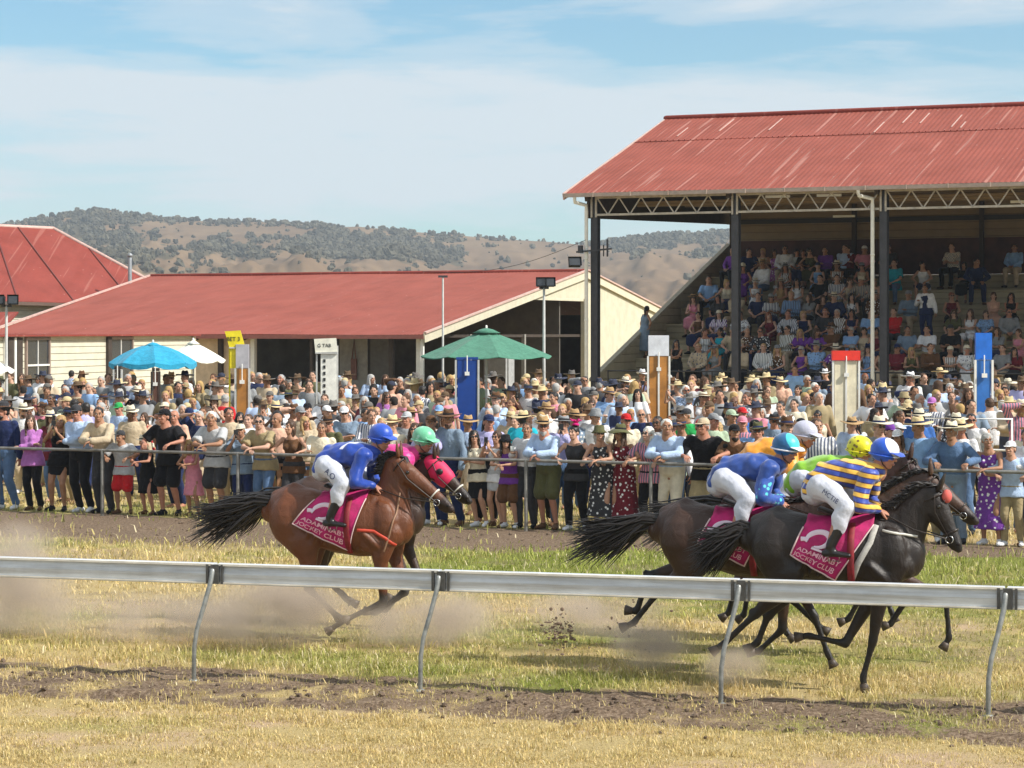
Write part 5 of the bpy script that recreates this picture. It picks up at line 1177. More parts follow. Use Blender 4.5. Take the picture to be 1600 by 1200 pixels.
def jockey(px, d, silk, helm, label, breech='JA', sleeves=None, shift=(0, 0), peak=None, helm_fn=None, cap2=None, back_v=False):
    s = F / d; Y = V((0, 1, 0)); dx, dz = shift; D = V((dx, 0, dz))
    hip, sh, neck, head = V((-.09, 0, 1.76)) + D, V((.33, 0, 1.86)) + D, V((.37, 0, 1.90)) + D, V((.455, 0, 2.03)) + D
    J = {}
    for n, sd in (('R', -1), ('L', 1)):
        J['hip' + n] = hip + Y * sd * .10; J['kn' + n] = V((.17, sd * .30, 1.60)); J['an' + n] = V((.03, sd * .315, 1.26)); J['sh' + n] = sh + Y * sd * .175
        e, w_ = ik(J['sh' + n], V((.41, sd * .075, 1.565)), .28, .25, (-.25, sd * .5, -.9)); J['el' + n], J['wr' + n] = e, w_
    tor = [hip + V((-.06, 0, -.03)), hip + V((.03, 0, .06)), hip.lerp(sh, .5) + V((0, 0, .055)), sh + V((-.04, 0, .0)), neck]
    trr = [(.12, .11), (.150, .125), (.145, .112), (.158, .10), (.065, .065)]
    def tors(m, g=0): m.tube(tor, [(a + g, b + g) for a, b in trr], 16, side=Y)
    def armf(m, g=0, frac=1.0):
        for n in 'RL':
            a, e, w_ = J['sh' + n], J['el' + n], J['wr' + n]; m.ball(a, .062 + g, 10); m.tube([a, a.lerp(e, .5), e], [.054 + g, .050 + g, .043 + g], 10); m.tube([e, e.lerp(w_, .4), e.lerp(w_, frac)], [.042 + g, .040 + g, .028 + g * .8], 10)
    def legf(m, g=0, bot=1.0):
        for n in 'RL':
            h, k, a = J['hip' + n], J['kn' + n], J['an' + n]; m.tube([h, h.lerp(k, .5) + V((.0, 0, .02)), k], [.100 + g, .080 + g, .058 + g], 12); q = k.lerp(a, bot); m.tube([k, k.lerp(q, .5) + V((-.012, 0, 0)), q], [.060 + g, .056 + g, .040 + g], 12)
    def boot(m, n, g=0):
        a = J['an' + n]; k = J['kn' + n]; q = k.lerp(a, .42); m.tube([q, a], [.062 + g, .043 + g], 12); m.tube([a + V((-.045, 0, -.055)), a + V((.05, 0, -.058)), a + V((.16, 0, -.07))], [(.036 + g, .034 + g), (.042 + g, .030 + g), (.036 + g, .022 + g)], 10, side=Y); m.tube([a, a + V((.02, 0, -.05))], [.042 + g, .040 + g], 10)
    b = MB(); tors(b); armf(b); legf(b); b.tube([neck, head + V((-.03, 0, -.06))], [.062, .06], 12)
    for n in 'RL': boot(b, n, -.008)
    bm = fuse(b, 'jockey_body', .014, [None], 3); h = MB()
    for n, sd in (('R', -1), ('L', 1)): hand(h, J['wr' + n], V((.75, -sd * .35, -.35)), V((-.3, -sd * .3, -1)), 1.0, sd, 1.05)
    HM = Matrix.Translation(head) @ Matrix.Rotation(R(90 - 22), 4, 'Z') @ Matrix.Rotation(R(8), 4, 'X')
    me = join_mesh('jockey', [(bm, None, 0), (h.mesh('h', [None], True), None, 0)] + [(q, HM, mo) for q, _, mo in HEADS[0]], [SKINS[3], EYEW, DARK, LIP])
    o = link('person', me); o.location = ((px - 800) / s, d, 0); o.rotation_euler = (0, 0, HANG); tag(o, label, 'person', 'jockeys riding in the race')
    m = MB(); tors(m, .024); armf(m, .024, .90); link('silk_jacket', fuse(m, 'silk_jacket', .014, [silk], 1, .050, 8), o)
    if sleeves:
        m = MB()
        for n in 'RL': a, e, w_ = J['sh' + n], J['el' + n], J['wr' + n]; m.tube([a.lerp(e, .35), e], [.078, .068], 12); m.tube([e, e.lerp(w_, .93)], [.067, .054], 12)
        link('sleeves', fuse(m, 'sleeves', .012, [sleeves], 2, .024, 9), o)
    m = MB(); m.tube([V((-.15, 0, 1.70)) + D, hip + V((.04, 0, .03))], [(.135, .125), (.162, .138)], 16, side=Y); legf(m, .020, .62); br = link('breeches', fuse(m, 'breeches', .013, [mat('white_breeches', (.58, .60, .68), .75, .08, 9, .3, 30)], 2, .022, 9), o)
    for n in 'RL': m = MB(); boot(m, n); link('boot', fuse(m, 'boot', .010, [mat('black_boot', (.014, .013, .014), .3, .2, 20)], 1), o)
    m = MB(); m.ball((0, .006, .045), (.112, .130, .112), 24); hm = m.mesh('helmet', [helm], True)
    ho = link('helmet', hm, o); ho.matrix_local = HM
    m = MB(); m.tube([(0, -.095, .040), (0, -.140, .034), (0, -.172, .020)], [(.088, .010), (.082, .008), (.05, .006)], 14, side=(1, 0, 0)); q = m.build('peak', peak or helm, ho, True)
    m = MB(); N = 24; m.tube([(.116 * math.cos(2 * math.pi * k / N), .006 + .134 * math.sin(2 * math.pi * k / N), .006) for k in range(N + 1)], .008, 6, caps=False); m.build('helmet_rim', cap2 or helm, ho, True)
    m = MB()
    for sd in (-1, 1): m.ball((sd * .031, -.098, .010), (.036, .012, .024), 10); m.tube([(sd * .06, -.085, .012), (sd * .085, -.03, .014), (sd * .088, .03, .012)], [(.004, .010)] * 3, 6)
    g = m.build('goggles', GLM, o, True); g.matrix_local = HM
    m = MB()
    for sd in (-1, 1): m.tube([(sd * .09, .0, .0), (sd * .07, -.03, -.07), (0, -.055, -.115)], .005, 6)
    q = m.build('chin_strap', BLACKP, o, True); q.matrix_local = HM
    # initials down the thigh
    if breech:
        bv = BVHTree.FromPolygons([v.co.copy() for v in br.data.vertices], [tuple(p.vertices) for p in br.data.polygons])
        cu = bpy.data.curves.new('t', 'FONT'); cu.body = breech; cu.size = .085 if len(breech) < 4 else .06; cu.align_x = 'CENTER'; cu.align_y = 'CENTER'; q = bpy.data.objects.new('t', cu); COL.objects.link(q); dg = bpy.context.evaluated_depsgraph_get(); dg.update(); me_ = bpy.data.meshes.new_from_object(q.evaluated_get(dg)); bpy.data.objects.remove(q)
        c0 = J['hipR'].lerp(J['knR'], .45); ax = (J['knR'] - J['hipR']); ax.y = 0; ax.normalize(); pr = V((-ax.z, 0, ax.x)); pr = pr if pr.z > 0 else -pr
        for v in me_.vertices:
            p = c0 + ax * v.co.x + pr * v.co.y; hit = bv.ray_cast(V((p.x, -1.5, p.z)), V((0, 1, 0))); v.co = (hit[0] if hit[0] is not None else V((p.x, c0.y, p.z))) + V((0, -.006, 0))
        me_.materials.clear(); me_.materials.append(mat('blue_lettering', (.02, .03, .12), .6)); link('lettering', me_, br)
    m = MB(); w_ = J['wrR'] + V((.07, 0, -.02)); 
    return o
def silk_mat(name, col, fn=None, rough=.42): return mat(name, col, rough, .12, 8, .15, 40, spec=.5, sheen=.3, fn=fn)
def f_stripe(t, tc, c, b):
    sp = t.add('ShaderNodeSeparateXYZ', {0: tc}).outputs; q = t.math('ADD', t.math('MULTIPLY', sp[2], 11.5), t.math('MULTIPLY', sp[0], 2.2)); fr = t.math('FRACT', q)
    c = t.mix(t.ramp(fr, [(.0, (0, 0, 0)), (.5, (1, 1, 1))], 'CONSTANT'), (.80, .46, .06), (.025, .06, .36)); return t.mix(t.ramp(t.math('FRACT', t.math('ADD', q, .06)), [(0, (1, 1, 1)), (.10, (0, 0, 0)), (.5, (1, 1, 1)), (.6, (0, 0, 0))], 'CONSTANT'), c, (.05, .012, .06))
def f_quarter(c2):
    def f(t, tc, c, b):
        sp = t.add('ShaderNodeSeparateXYZ', {0: tc}).outputs; return t.mix(t.ramp(t.math('MULTIPLY', t.math('ADD', t.math('ADD', t.math('MULTIPLY', sp[1], -1.0), t.math('MULTIPLY', sp[2], .75)), .0), 5), [(.0, (0, 0, 0)), (.60, (1, 1, 1))], 'CONSTANT'), c, c2)
    return f
def f_spot(c2, sc=14, th=.36):
    return lambda t, tc, c, b: t.mix(t.ramp(t.add('ShaderNodeTexVoronoi', {'Vector': tc, 'Scale': sc}).outputs['Distance'], [(th, (1, 1, 1)), (th + .06, (0, 0, 0))]), c, c2)
def f_vee(t, tc, c, b):
    sp = t.add('ShaderNodeSeparateXYZ', {0: tc}).outputs; y = t.math('ABSOLUTE', t.math('ADD', sp[1], 0)); q = t.math('SUBTRACT', t.math('ADD', sp[0], t.math('MULTIPLY', y, 1.4)), .30); a = t.ramp(t.math('ABSOLUTE', q), [(.028, (1, 1, 1)), (.034, (0, 0, 0))])
    return t.mix(t.math('MULTIPLY', a, t.ramp(sp[2], [(.0, (0, 0, 0)), (1, (1, 1, 1))]) if False else 1.0), c, (.75, .76, .85)) if False else t.mix(t.math('MULTIPLY', a, t.math('GREATER_THAN', sp[2], 1.93)), c, (.78, .8, .9))
C_BAY = horse_coat('bay_coat', (.115, .034, .010)); C_DARK = horse_coat('dark_bay_coat', (.036, .015, .008)); C_BLK = horse_coat('near_black_coat', (.012, .0065, .0045)); C_BRN = horse_coat('brown_coat', (.055, .024, .013)); C_ROAN = horse_coat('liver_coat', (.040, .015, .014))
ORS = mat('orange_red_strap', (.55, .06, .03), .6, .1, 10); TANS = mat('tan_strap', (.30, .17, .10), .6, .15, 10)
HG1, HG2 = 'pair of horses racing at the left', 'four horses racing in a bunch at the right'
horse(528, 23.08, C_BAY, (.66, 1.86), (1.22, 1.38), [('h', -1, [(-.27, .93), (-.26, .52), (.03, .27), (.16, .22)]), ('h', 1, [(-.30, .93), (-.36, .50), (-.13, .30), (-.02, .20)]), ('f', -1, [(.50, .86), (.52, .42), (.10, .22), (-.08, .10)]), ('f', 1, [(.54, .88), (.68, .50), (.36, .28), (.24, .30)])],
      'bright bay racehorse with black tail at full gallop, nearer of the left pair', HG1, extras=[('breastplate', ORS, [(.30, 1.14), (.46, 1.13), (.58, 1.06), (.66, .99)], .018), ('neck_strap', TANS, [(.68, 1.50), (.66, 1.30), (.62, 1.10), (.56, .93)], .010)], straps=(TACKW,), cloth_q=((-.14, 1.46), (.36, 1.44), (.20, .93), (-.38, 1.19)))
horse(550, 24.15, C_DARK, (.93, 1.79), (1.32, 1.38), [('h', -1, [(-.27, .93), (-.30, .55), (-.02, .30), (.10, .25)]), ('h', 1, [(-.30, .93), (-.40, .52), (-.15, .34), (-.04, .24)]), ('f', -1, [(.50, .86), (.66, .48), (.40, .20), (.26, .20)]), ('f', 1, [(.54, .88), (.72, .52), (.46, .30), (.34, .32)])],
      'dark horse in a pink blinker hood galloping on the far side of the bay', HG1, hood=mat('pink_hood', (.68, .02, .10), .6, .08, 12), straps=(TACKW,))
horse(1300, 20.0, C_BLK, (.92, 1.74), (1.13, 1.26), [('h', -1, [(-.36, .92), (-.66, .63), (-.93, .37), (-1.04, .29)]), ('h', 1, [(-.34, .90), (-.58, .60), (-.67, .36), (-.78, .29)]), ('f', -1, [(.44, .86), (.36, .42), (.28, .12), (.30, .0)]), ('f', 1, [(.36, .84), (.10, .38), (-.22, .44), (-.34, .42)])],
      'near black racehorse under the striped jockey, closest to the running rail', HG2, extras=[('breast_girth', TACKW, [(.46, 1.40), (.60, 1.37), (.74, 1.345)], .012), ('wool_pad', mat('grey_wool', (.48, .46, .42), .95, .15, 30), [(.40, 1.44), (.36, 1.30), (.26, 1.12), (.20, .97)], .030)], cloth_q=((-.20, 1.45), (.38, 1.44), (.06, .97), (-.32, 1.18)), tl=.62)
horse(1150, 20.95, C_DARK, (1.04, 1.70), (1.45, 1.32), [('h', -1, [(-.38, .93), (-.70, .72), (-.93, .43), (-1.05, .38)]), ('h', 1, [(-.38, .95), (-.84, .84), (-.95, .51), (-1.06, .52)]), ('f', -1, [(.46, .86), (.44, .42), (.22, .21), (.12, .20)]), ('f', 1, [(.50, .86), (.70, .52), (.82, .19), (.88, .07)])],
      'dark bay racehorse with streaming tail under the blue jockey, last of the bunch', HG2, pitch=.02)
horse(1280, 21.95, C_BRN, (1.06, 1.76), (1.50, 1.36), [('h', -1, [(-.30, .93), (-.40, .55), (-.30, .24), (-.22, .16)]), ('h', 1, [(-.28, .93), (-.28, .52), (-.02, .28), (.08, .22)]), ('f', -1, [(.56, .90), (.92, .80), (1.20, .56), (1.19, .44)][:1] + [(1.20, .60), (1.23, .24), (1.17, .13)]), ('f', 1, [(.54, .88), (.84, .60), (.66, .32), (.58, .30)])],
      'brown racehorse with stretched out head showing beyond the near black horse', HG2)
horse(1240, 23.0, C_ROAN, (1.16, 1.86), (1.48, 1.42), [('h', -1, [(-.40, .90), (-.58, .50), (-.64, .28), (-.72, .22)]), ('h', 1, [(-.36, .90), (-.48, .46), (-.52, .24), (-.60, .18)]), ('f', -1, [(.50, .86), (.72, .56), (.56, .26), (.46, .22)]), ('f', 1, [(.52, .88), (.86, .60), (.96, .32), (1.0, .22)])],
      'liver brown racehorse with raised head, farthest of the right bunch', HG2, straps=(TACKW,))
HB_ = silk_mat('blue_helmet', (.008, .07, .48)); W_ = silk_mat('white_helmet_silk', (.78, .78, .84))
bh = bpy.data.objects['race_horse.002']; m = MB(); m.ball((.985, -.02, 1.69), (.045, .05, .06), 12); m.build('brow_patch', mat('coral_patch', (.62, .12, .10), .8, .1, 20), bh, True)
jockey(528, 23.08, silk_mat('royal_blue_silk', (.003, .045, .34), f_vee), HB_, 'jockey in royal blue with blue helmet crouched on the bright bay horse', 'A.O')
jockey(558, 24.15, silk_mat('pink_silk', (.62, .02, .22)), silk_mat('mint_helmet', (.16, .55, .32), f_spot((.30, .68, .48), 16, .3)), 'jockey in mint green helmet and pink silks half hidden behind the blue jockey', '', sleeves=silk_mat('green_white_sleeve', (.6, .66, .6), f_spot((.05, .40, .30), 20, .3)), shift=(.28, -.07))
jockey(1300, 20.0, silk_mat('striped_silk', (.80, .46, .06), f_stripe), silk_mat('blue_white_helmet', (.006, .09, .58), f_quarter((.78, .80, .88))), 'jockey in yellow and blue striped silks leaning over the near black horse', 'MCTIE', peak=HB_)
jockey(1150, 20.95, silk_mat('deep_blue_silk', (.012, .06, .30)), silk_mat('turquoise_helmet', (.01, .12, .30), f_quarter((.06, .56, .60))), 'jockey in deep blue with a blue and turquoise helmet on the last horse', '', sleeves=silk_mat('spotted_sleeve', (.02, .08, .38), f_spot((.10, .60, .66), 18, .26)), cap2=W_, peak=W_)
jockey(1212, 23.0, silk_mat('orange_silk', (.80, .32, .02)), silk_mat('lilac_helmet', (.50, .50, .62)), 'jockey in orange silks and pale lilac helmet between the blue and striped jockeys', '', shift=(-.16, .03))
jockey(1272, 21.95, silk_mat('lime_silk', (.22, .48, .02)), silk_mat('yellow_helmet', (.78, .70, .01), f_spot((.20, .12, .01), 22, .27)), 'jockey in lime green with a spotted yellow helmet behind the striped jockey', '', shift=(-.02, -.07))

# ---------------------------------------------------------------- dust kicked up behind the hooves
def dust(px, py, d, w_, h_, dens, label, seed, dp=1.0):
    c = at(px, py, d); m = MB(); m.ball((0, 0, 0), (w_ / 2, dp, h_ / 2), 20); mt = bpy.data.materials.new('dust'); mt.use_nodes = True; t = NT(mt.node_tree); t.n.remove(t.n['Principled BSDF'])
    tc = t.add('ShaderNodeTexCoord').outputs['Object']; ln = t.add('ShaderNodeVectorMath', {0: t.mapping(tc, (2 / w_, 1 / dp, 2 / h_))}, operation='LENGTH').outputs['Value']
    n = t.noise(t.mapping(tc, (1, 1, 1.3), loc=(seed, seed * 2.3, 0)), 1.7, 5, .6); fall = t.ramp(ln, [(.15, (1, 1, 1)), (1.0, (0, 0, 0))], 'EASE')
    dn = t.math('MULTIPLY', t.math('MULTIPLY', t.math('MAXIMUM', t.math('SUBTRACT', n, .40), 0.0), 6.5 * dens), fall)
    v = t.add('ShaderNodeVolumePrincipled', {'Color': (.95, .82, .70, 1), 'Density': dn, 'Anisotropy': .35}); t.l.new(v.outputs[0], t.n['Material Output'].inputs['Volume'])
    o = m.build('dust_cloud', mt); o.location = c; tag(o, label, 'dust', kind='stuff')
dust(10, 915, 23.6, 1.9, 1.6, 3.4, 'pale dust hanging at the left edge above the rail', 1.3)
dust(250, 965, 23.2, 3.8, .68, 2.2, 'long low trail of thin dust left of the bay horse', 3.3, .8)
dust(440, 955, 22.5, 2.1, .90, 5.0, 'pinkish brown dust boiling up behind the bay horse', 4.1, .7)
dust(670, 970, 22.8, 2.3, .75, 3.8, 'thin dust drifting ahead of the bay horse legs', 7.7, .7)
dust(925, 950, 22.4, 1.9, .65, 4.5, 'dust in the gap between the two groups of horses', 2.2, .6)
dust(1015, 1005, 20.7, 1.0, .55, 5.5, 'grey brown dust kicked up by the last horse', 5.2, .4)
dust(1150, 1040, 19.9, .8, .42, 5.5, 'small dust puff below the near black horse', 9.2, .35)
def spray(px, py, d, n, r, label, seed):
    rs = random.Random(seed); c = at(px, py, d); m = MB()
    for k in range(n): a = rs.gauss(0, 1) * r, rs.gauss(0, 1) * r * .6, rs.gauss(0, 1) * r * 1.1; s_ = rs.uniform(.003, .010) * (1 if rs.random() < .8 else 1.8); m.ball(a, (s_ * rs.uniform(.8, 1.8), s_, s_ * rs.uniform(.6, 1.2)), 6)
    o = m.build('flying_earth', mat('flying_soil', (.20, .14, .10), .95)); o.location = c; tag(o, label, 'earth', kind='stuff')
spray(872, 985, 21.3, 200, .075, 'dark spray of earth thrown up behind the last horse', 3)
spray(985, 1000, 20.8, 40, .16, 'loose clods flying behind the hooves of the last horse', 5)
spray(480, 990, 22.8, 40, .18, 'loose clods flying behind the hooves of the bay horse', 7)
# ---------------------------------------------------------------- the crowd
random.seed(21)
FRONT = """
12,619,m,down2,short,dark,fedora,charcoal,shirt,navy,-,trousers,denim,b
55,630,f,fold,long,brown,-,-,jacket,mauve,-,trousers,black,
90,632,f,phone,long,blonde,-,-,vest_top,black,-,shortskirt,black,
133,616,m,fold,short,dark,cap,charcoal,shirt,pale blue,-,trousers,black,g
164,622,m,rail_r,short,dark,-,-,shirt,beige,-,trousers,charcoal,
194,660,m,rail_l,short,brown,cap,charcoal,tee,light grey,-,shorts,red,c
232,679,f,rail_r,short,blonde,fedora,cream,dress,black,-,-,-,c
266,636,m,rail_l,short,dark,cap,black,tee,black,-,shorts,black,
303,688,f,rail_r,long,blonde,-,-,dress,pink,-,-,-,c
340,642,m,rail_r,short,white,-,-,tee,light grey,-,shorts,charcoal,
383,652,m,phone,short,grey,cap,cream,tee,grey blue,-,trousers,navy,
416,648,m,rail_r,short,dark,-,-,tee,khaki,-,trousers,denim,g
460,652,f,rail_l,bob,brown,-,-,vest_top,brown,-,trousers,charcoal,
498,650,m,cup,short,brown,-,-,shirt,cream,-,trousers,khaki,
612,640,m,fold,short,grey,fedora,straw,shirt,cream,-,trousers,charcoal,
645,652,f,cup,long,brown,-,-,dress,navy,floral,-,-,g
677,637,m,phone,short,brown,cap,brown,shirt,lilac,-,trousers,navy,
706,622,m,hip,short,brown,wide,brown,shirt,grey blue,-,trousers,navy,b
752,664,f,clap,long,dark,-,-,vest_top,cream,-,longskirt,black,g
776,665,f,phone,bob,brown,-,-,vest_top,white,-,shortskirt,light grey,g
797,681,f,rail_r,long,dark,bucket,black,vest_top,purple,-,shorts,brown,g
822,652,m,cup,short,brown,-,-,shirt,white,-,trousers,charcoal,
858,650,m,rail_r,short,grey,fedora,tan,shirt,pale blue,-,shorts,olive,gb
901,652,f,rail_l,bun,dark,fascinator,magenta,vest_top,charcoal,-,trousers,black,
942,657,f,rail_r,bob,grey,bucket,olive,longdress,charcoal,floral,-,-,g
976,655,f,rail_l,long,brown,floppy,olive,longdress,maroon,floral,-,-,
1019,661,f,rail_l,bob,white,-,-,tee,pink,stripes,trousers,black,g
1050,654,m,rail_r,short,white,-,-,shirt,pale blue,-,trousers,cream,
1104,650,m,rail_l,short,grey,cap,beige,tee,black,-,shorts,khaki,g
1152,659,m,rail_r,short,dark,cap,black,tee,brown,-,shorts,brown,b
1196,650,m,cup,short,dark,fedora,olive,shirt,grey blue,-,trousers,charcoal,g
1234,650,m,rail_r,short,brown,fedora,brown,shirt,white,stripes,trousers,khaki,
1283,644,m,down,short,brown,-,-,shirt,white,stripes,trousers,charcoal,
1371,640,m,down,short,grey,wide,cream,shirt,grey,-,trousers,charcoal,g
1416,655,f,phone,long,brown,cap,white,vest_top,cream,-,trousers,denim,
1449,640,m,hip,short,grey,wide,straw,shirt,light blue,-,trousers,khaki,
1490,658,m,rail_l,short,grey,wide,cream,shirt,denim,-,trousers,grey blue,
1549,669,f,rail_r,bob,grey,-,-,longdress,purple,floral,-,-,
1582,686,m,rail_l,short,brown,cap,white,tee,pale blue,-,trousers,khaki,
1612,660,m,fold,short,dark,-,-,shirt,white,-,trousers,navy,
"""
MID = """
38,622,m,down,short,brown,wide,cream,shirt,white,-,gb
72,617,m,cup,short,red,flat,brown,shirt,pink,-,b
108,626,m,phone,short,dark,flat,black,shirt,cream,-,g
87,601,f,down,long,brown,wide,cream,tee,maroon,-,
128,590,m,down,short,dark,-,-,shirt,lilac,-,B
78,586,m,down2,short,dark,-,-,tee,charcoal,-,
100,583,m,cup,short,dark,-,-,shirt,navy,-,
150,590,m,fold,short,brown,-,-,shirt,white,-,
195,619,m,fold,short,brown,cap,green,shirt,pale blue,-,
214,606,m,down,short,grey,fedora,cream,shirt,beige,-,
215,578,m,hip,short,grey,fedora,cream,jacket,black,-,
233,629,f,phone,long,brown,-,-,vest_top,red,floral,
260,618,m,cup,short,brown,cap,cream,shirt,white,-,g
278,602,m,shade,-,brown,-,-,tee,peach,-,
291,627,m,down,short,dark,cap,navy,tee,navy,-,
315,619,f,cup,bob,blonde,-,-,vest_top,pink,-,
343,588,m,down,short,grey,-,-,tee,red,-,B
372,636,f,fold,long,dark,-,-,tee,black,-,
325,600,f,down2,long,brown,-,-,vest_top,olive,-,
365,604,m,down,short,dark,-,-,shirt,beige,-,
392,606,m,phone,short,brown,-,-,shirt,white,-,
420,578,m,down,short,brown,fedora,tan,shirt,white,-,
436,579,m,cup,short,grey,-,-,shirt,light grey,-,
430,602,m,down2,-,brown,-,-,shirt,peach,-,
437,633,f,cup,long,dark,-,-,tee,white,-,
477,624,m,down,short,grey,cap,grey,shirt,beige,-,
485,591,m,hip,short,dark,cap,black,tee,brown,-,
487,610,f,clap,long,blonde,-,-,tee,beige,-,
507,616,m,down,short,brown,cap,white,shirt,white,-,
549,624,m,fold,short,brown,cap,white,tee,grey blue,-,g
536,577,m,shade,short,brown,cap,cream,shirt,pale blue,-,
549,583,f,phone,long,blonde,-,-,tee,white,-,
565,598,m,down,short,dark,-,-,shirt,light blue,-,
524,640,m,down,short,grey,fedora,brown,shirt,olive,-,
600,592,f,down,long,brown,-,-,tee,mauve,-,g
630,598,m,down2,short,grey,cap,light grey,tee,grey,-,
625,617,m,down,short,brown,fedora,straw,shirt,white,-,g
643,615,m,cup,short,grey,wide,tan,tee,brown,-,g
650,584,m,down,short,dark,-,-,shirt,white,stripes,B
683,594,m,down,short,grey,cap,light blue,tee,charcoal,-,
683,609,f,down2,bob,dark,-,-,tee,light grey,-,g
700,595,f,cup,long,blonde,-,-,vest_top,peach,-,g
727,640,m,down,short,brown,wide,tan,shirt,pale blue,-,
760,602,m,fold,short,brown,cap,navy,shirt,lilac,-,
780,598,f,down,long,blonde,-,-,tee,cream,-,
790,604,m,down,short,brown,wide,straw,shirt,beige,-,g
806,592,f,phone,long,dark,-,-,vest_top,yellow,-,g
772,645,f,down,long,dark,-,-,tee,peach,-,g
812,612,m,down2,short,dark,wide,straw,tee,turquoise,-,B
846,605,m,cup,short,red,fedora,cream,shirt,white,floral,b
857,591,m,down,short,brown,fedora,tan,shirt,white,-,
874,590,m,down2,short,dark,-,-,shirt,pink,-,
877,640,m,phone,short,brown,flat,grey,shirt,lilac,-,
893,597,m,down,short,brown,wide,tan,shirt,grey blue,floral,
918,582,m,shade,short,dark,-,-,shirt,grey,-,g
923,627,m,down,short,brown,bucket,grey,shirt,white,-,
945,585,m,down,short,brown,fedora,tan,shirt,light blue,-,
970,582,f,down,bob,brown,wide,cream,tee,light grey,-,
970,634,m,cup,short,brown,cap,red,tee,cream,-,g
998,572,m,down,short,dark,fedora,white,jacket,black,-,
1012,601,m,hip,-,brown,-,-,shirt,navy,-,g
1035,641,m,phone,short,dark,-,-,shirt,light grey,-,g
1056,645,m,down,short,brown,flat,charcoal,shirt,white,-,
1058,614,m,down,short,brown,cap,beige,tee,pale green,-,
1058,583,m,cup,short,dark,wide,brown,tee,charcoal,-,
1076,627,m,down2,short,grey,cap,charcoal,shirt,green,-,
1092,612,m,down,short,brown,cap,red,shirt,brown,-,
1110,609,m,down,short,brown,cap,grey,shirt,pale green,-,
1120,577,m,cup,short,brown,fedora,straw,shirt,white,-,
1131,651,f,down2,long,blonde,-,-,tee,beige,-,
1147,623,m,down,short,brown,cap,pale green,tee,grey,-,
1142,593,m,down,-,brown,-,-,tee,black,-,
1162,597,m,down,short,brown,cap,red,tee,blue,-,
1170,580,f,down,long,brown,wide,straw,tee,cream,-,
1162,639,m,fold,short,grey,cap,pink,shirt,pink,stripes,
1184,643,m,cup,short,dark,cap,black,shirt,light blue,-,
1208,629,m,down,short,brown,flat,black,shirt,grey blue,-,g
1213,582,m,down,short,brown,wide,straw,tee,peach,-,
1228,622,f,down2,long,red,flat,tan,vest_top,tan,-,
1244,566,m,hip,short,brown,-,-,tee,light blue,-,
1272,590,m,down,short,white,-,-,shirt,white,stripes,
1295,571,m,fold,short,grey,fedora,white,tee,black,-,
1328,607,m,down,short,grey,wide,tan,shirt,pale blue,-,
1337,631,f,phone,long,dark,-,-,tee,white,-,g
1358,577,m,hip,short,red,-,-,shirt,pale blue,-,
1385,577,f,phone,long,brown,-,-,tee,lilac,-,
1389,610,m,down,short,dark,cap,purple,tee,orange,-,
1403,626,f,clap,bob,brown,cap,white,tee,cream,-,g
1417,574,m,down2,short,grey,wide,white,shirt,white,-,
1437,630,m,down,short,grey,wide,cream,shirt,blue,-,g
1460,591,m,fold,short,grey,cap,mauve,shirt,white,stripes,
1470,569,m,down,short,grey,wide,straw,shirt,grey blue,-,g
1510,563,m,down,short,grey,cap,tan,jacket,black,-,g
1508,645,m,down,short,brown,wide,straw,shirt,white,-,
1530,634,m,down,short,dark,-,-,shirt,white,-,g
1553,597,m,hip,short,brown,-,-,tee,white,-,B
1580,585,m,down,short,grey,wide,cream,shirt,light blue,-,B
1480,610,f,cup,long,dark,-,-,vest_top,navy,floral,g
1600,612,m,down,short,brown,fedora,tan,shirt,cream,-,
"""
SEAT = """
1171,362,m,dark,-,-,navy,-
1192,362,f,blonde,-,-,beige,-
1227,356,m,dark,-,-,white,-
1256,362,f,brown,-,-,black,-
1268,362,f,dark,-,-,olive,-
1291,354,m,dark,-,-,purple,-
1325,354,m,brown,-,-,maroon,-
1321,383,m,brown,-,-,pale blue,-
1245,391,f,dark,-,-,light grey,-
1211,389,f,brown,-,-,mauve,floral
1193,414,m,brown,wide,tan,white,-
1108,439,m,brown,-,-,light blue,-
1136,442,f,blonde,-,-,cream,-
1221,436,f,brown,fedora,beige,tan,-
1246,441,f,dark,-,-,white,-
1283,436,m,dark,-,-,black,-
1309,444,m,dark,-,-,white,stripes
1085,475,f,brown,flat,tan,pink,-
1123,476,f,dark,-,-,charcoal,-
1185,463,m,dark,-,-,navy,-
1286,471,f,brown,-,-,brown,-
1331,472,f,dark,-,-,white,floral
1205,503,f,red,-,-,maroon,-
1236,500,m,brown,-,-,white,stripes
1275,524,f,brown,-,-,purple,-
1126,519,f,dark,-,-,teal,-
1251,527,f,blonde,-,-,purple,-
1299,527,m,grey,fedora,brown,brown,-
1351,378,m,brown,cap,white,pink,-
1388,361,m,dark,-,-,charcoal,-
1398,406,m,brown,-,-,teal,-
1490,353,m,brown,-,-,cream,check
1444,404,f,dark,-,-,white,-
1507,415,f,dark,-,-,black,-
1525,406,m,dark,-,-,navy,-
1586,361,m,dark,-,-,light blue,-
1487,472,f,red,-,-,maroon,-
1422,463,m,grey,cap,grey,grey blue,-
1396,494,m,brown,-,-,red,-
1552,463,f,brown,-,-,peach,-
1580,463,f,dark,-,-,black,-
1361,500,m,brown,-,-,light blue,-
1418,524,m,dark,-,-,grey blue,-
1451,524,m,dark,-,-,white,-
1487,524,m,grey,cap,charcoal,black,-
1558,527,f,brown,-,-,grey,-
1592,527,f,brown,-,-,pink,-
1160,503,f,dark,-,-,white,floral
1151,460,m,grey,-,-,beige,-
1366,444,f,blonde,-,-,peach,-
"""
YZ = math.atan2(FD.y, FD.x); OCC = []; S_ = lambda s: None if s in ('-', '') else s
def fence_depth(px, off):
    k = (px - 800) / F; b = FA + FN * off; u = (k * b.y - b.x) / (FD.x - k * FD.y); return b.y + u * FD.y
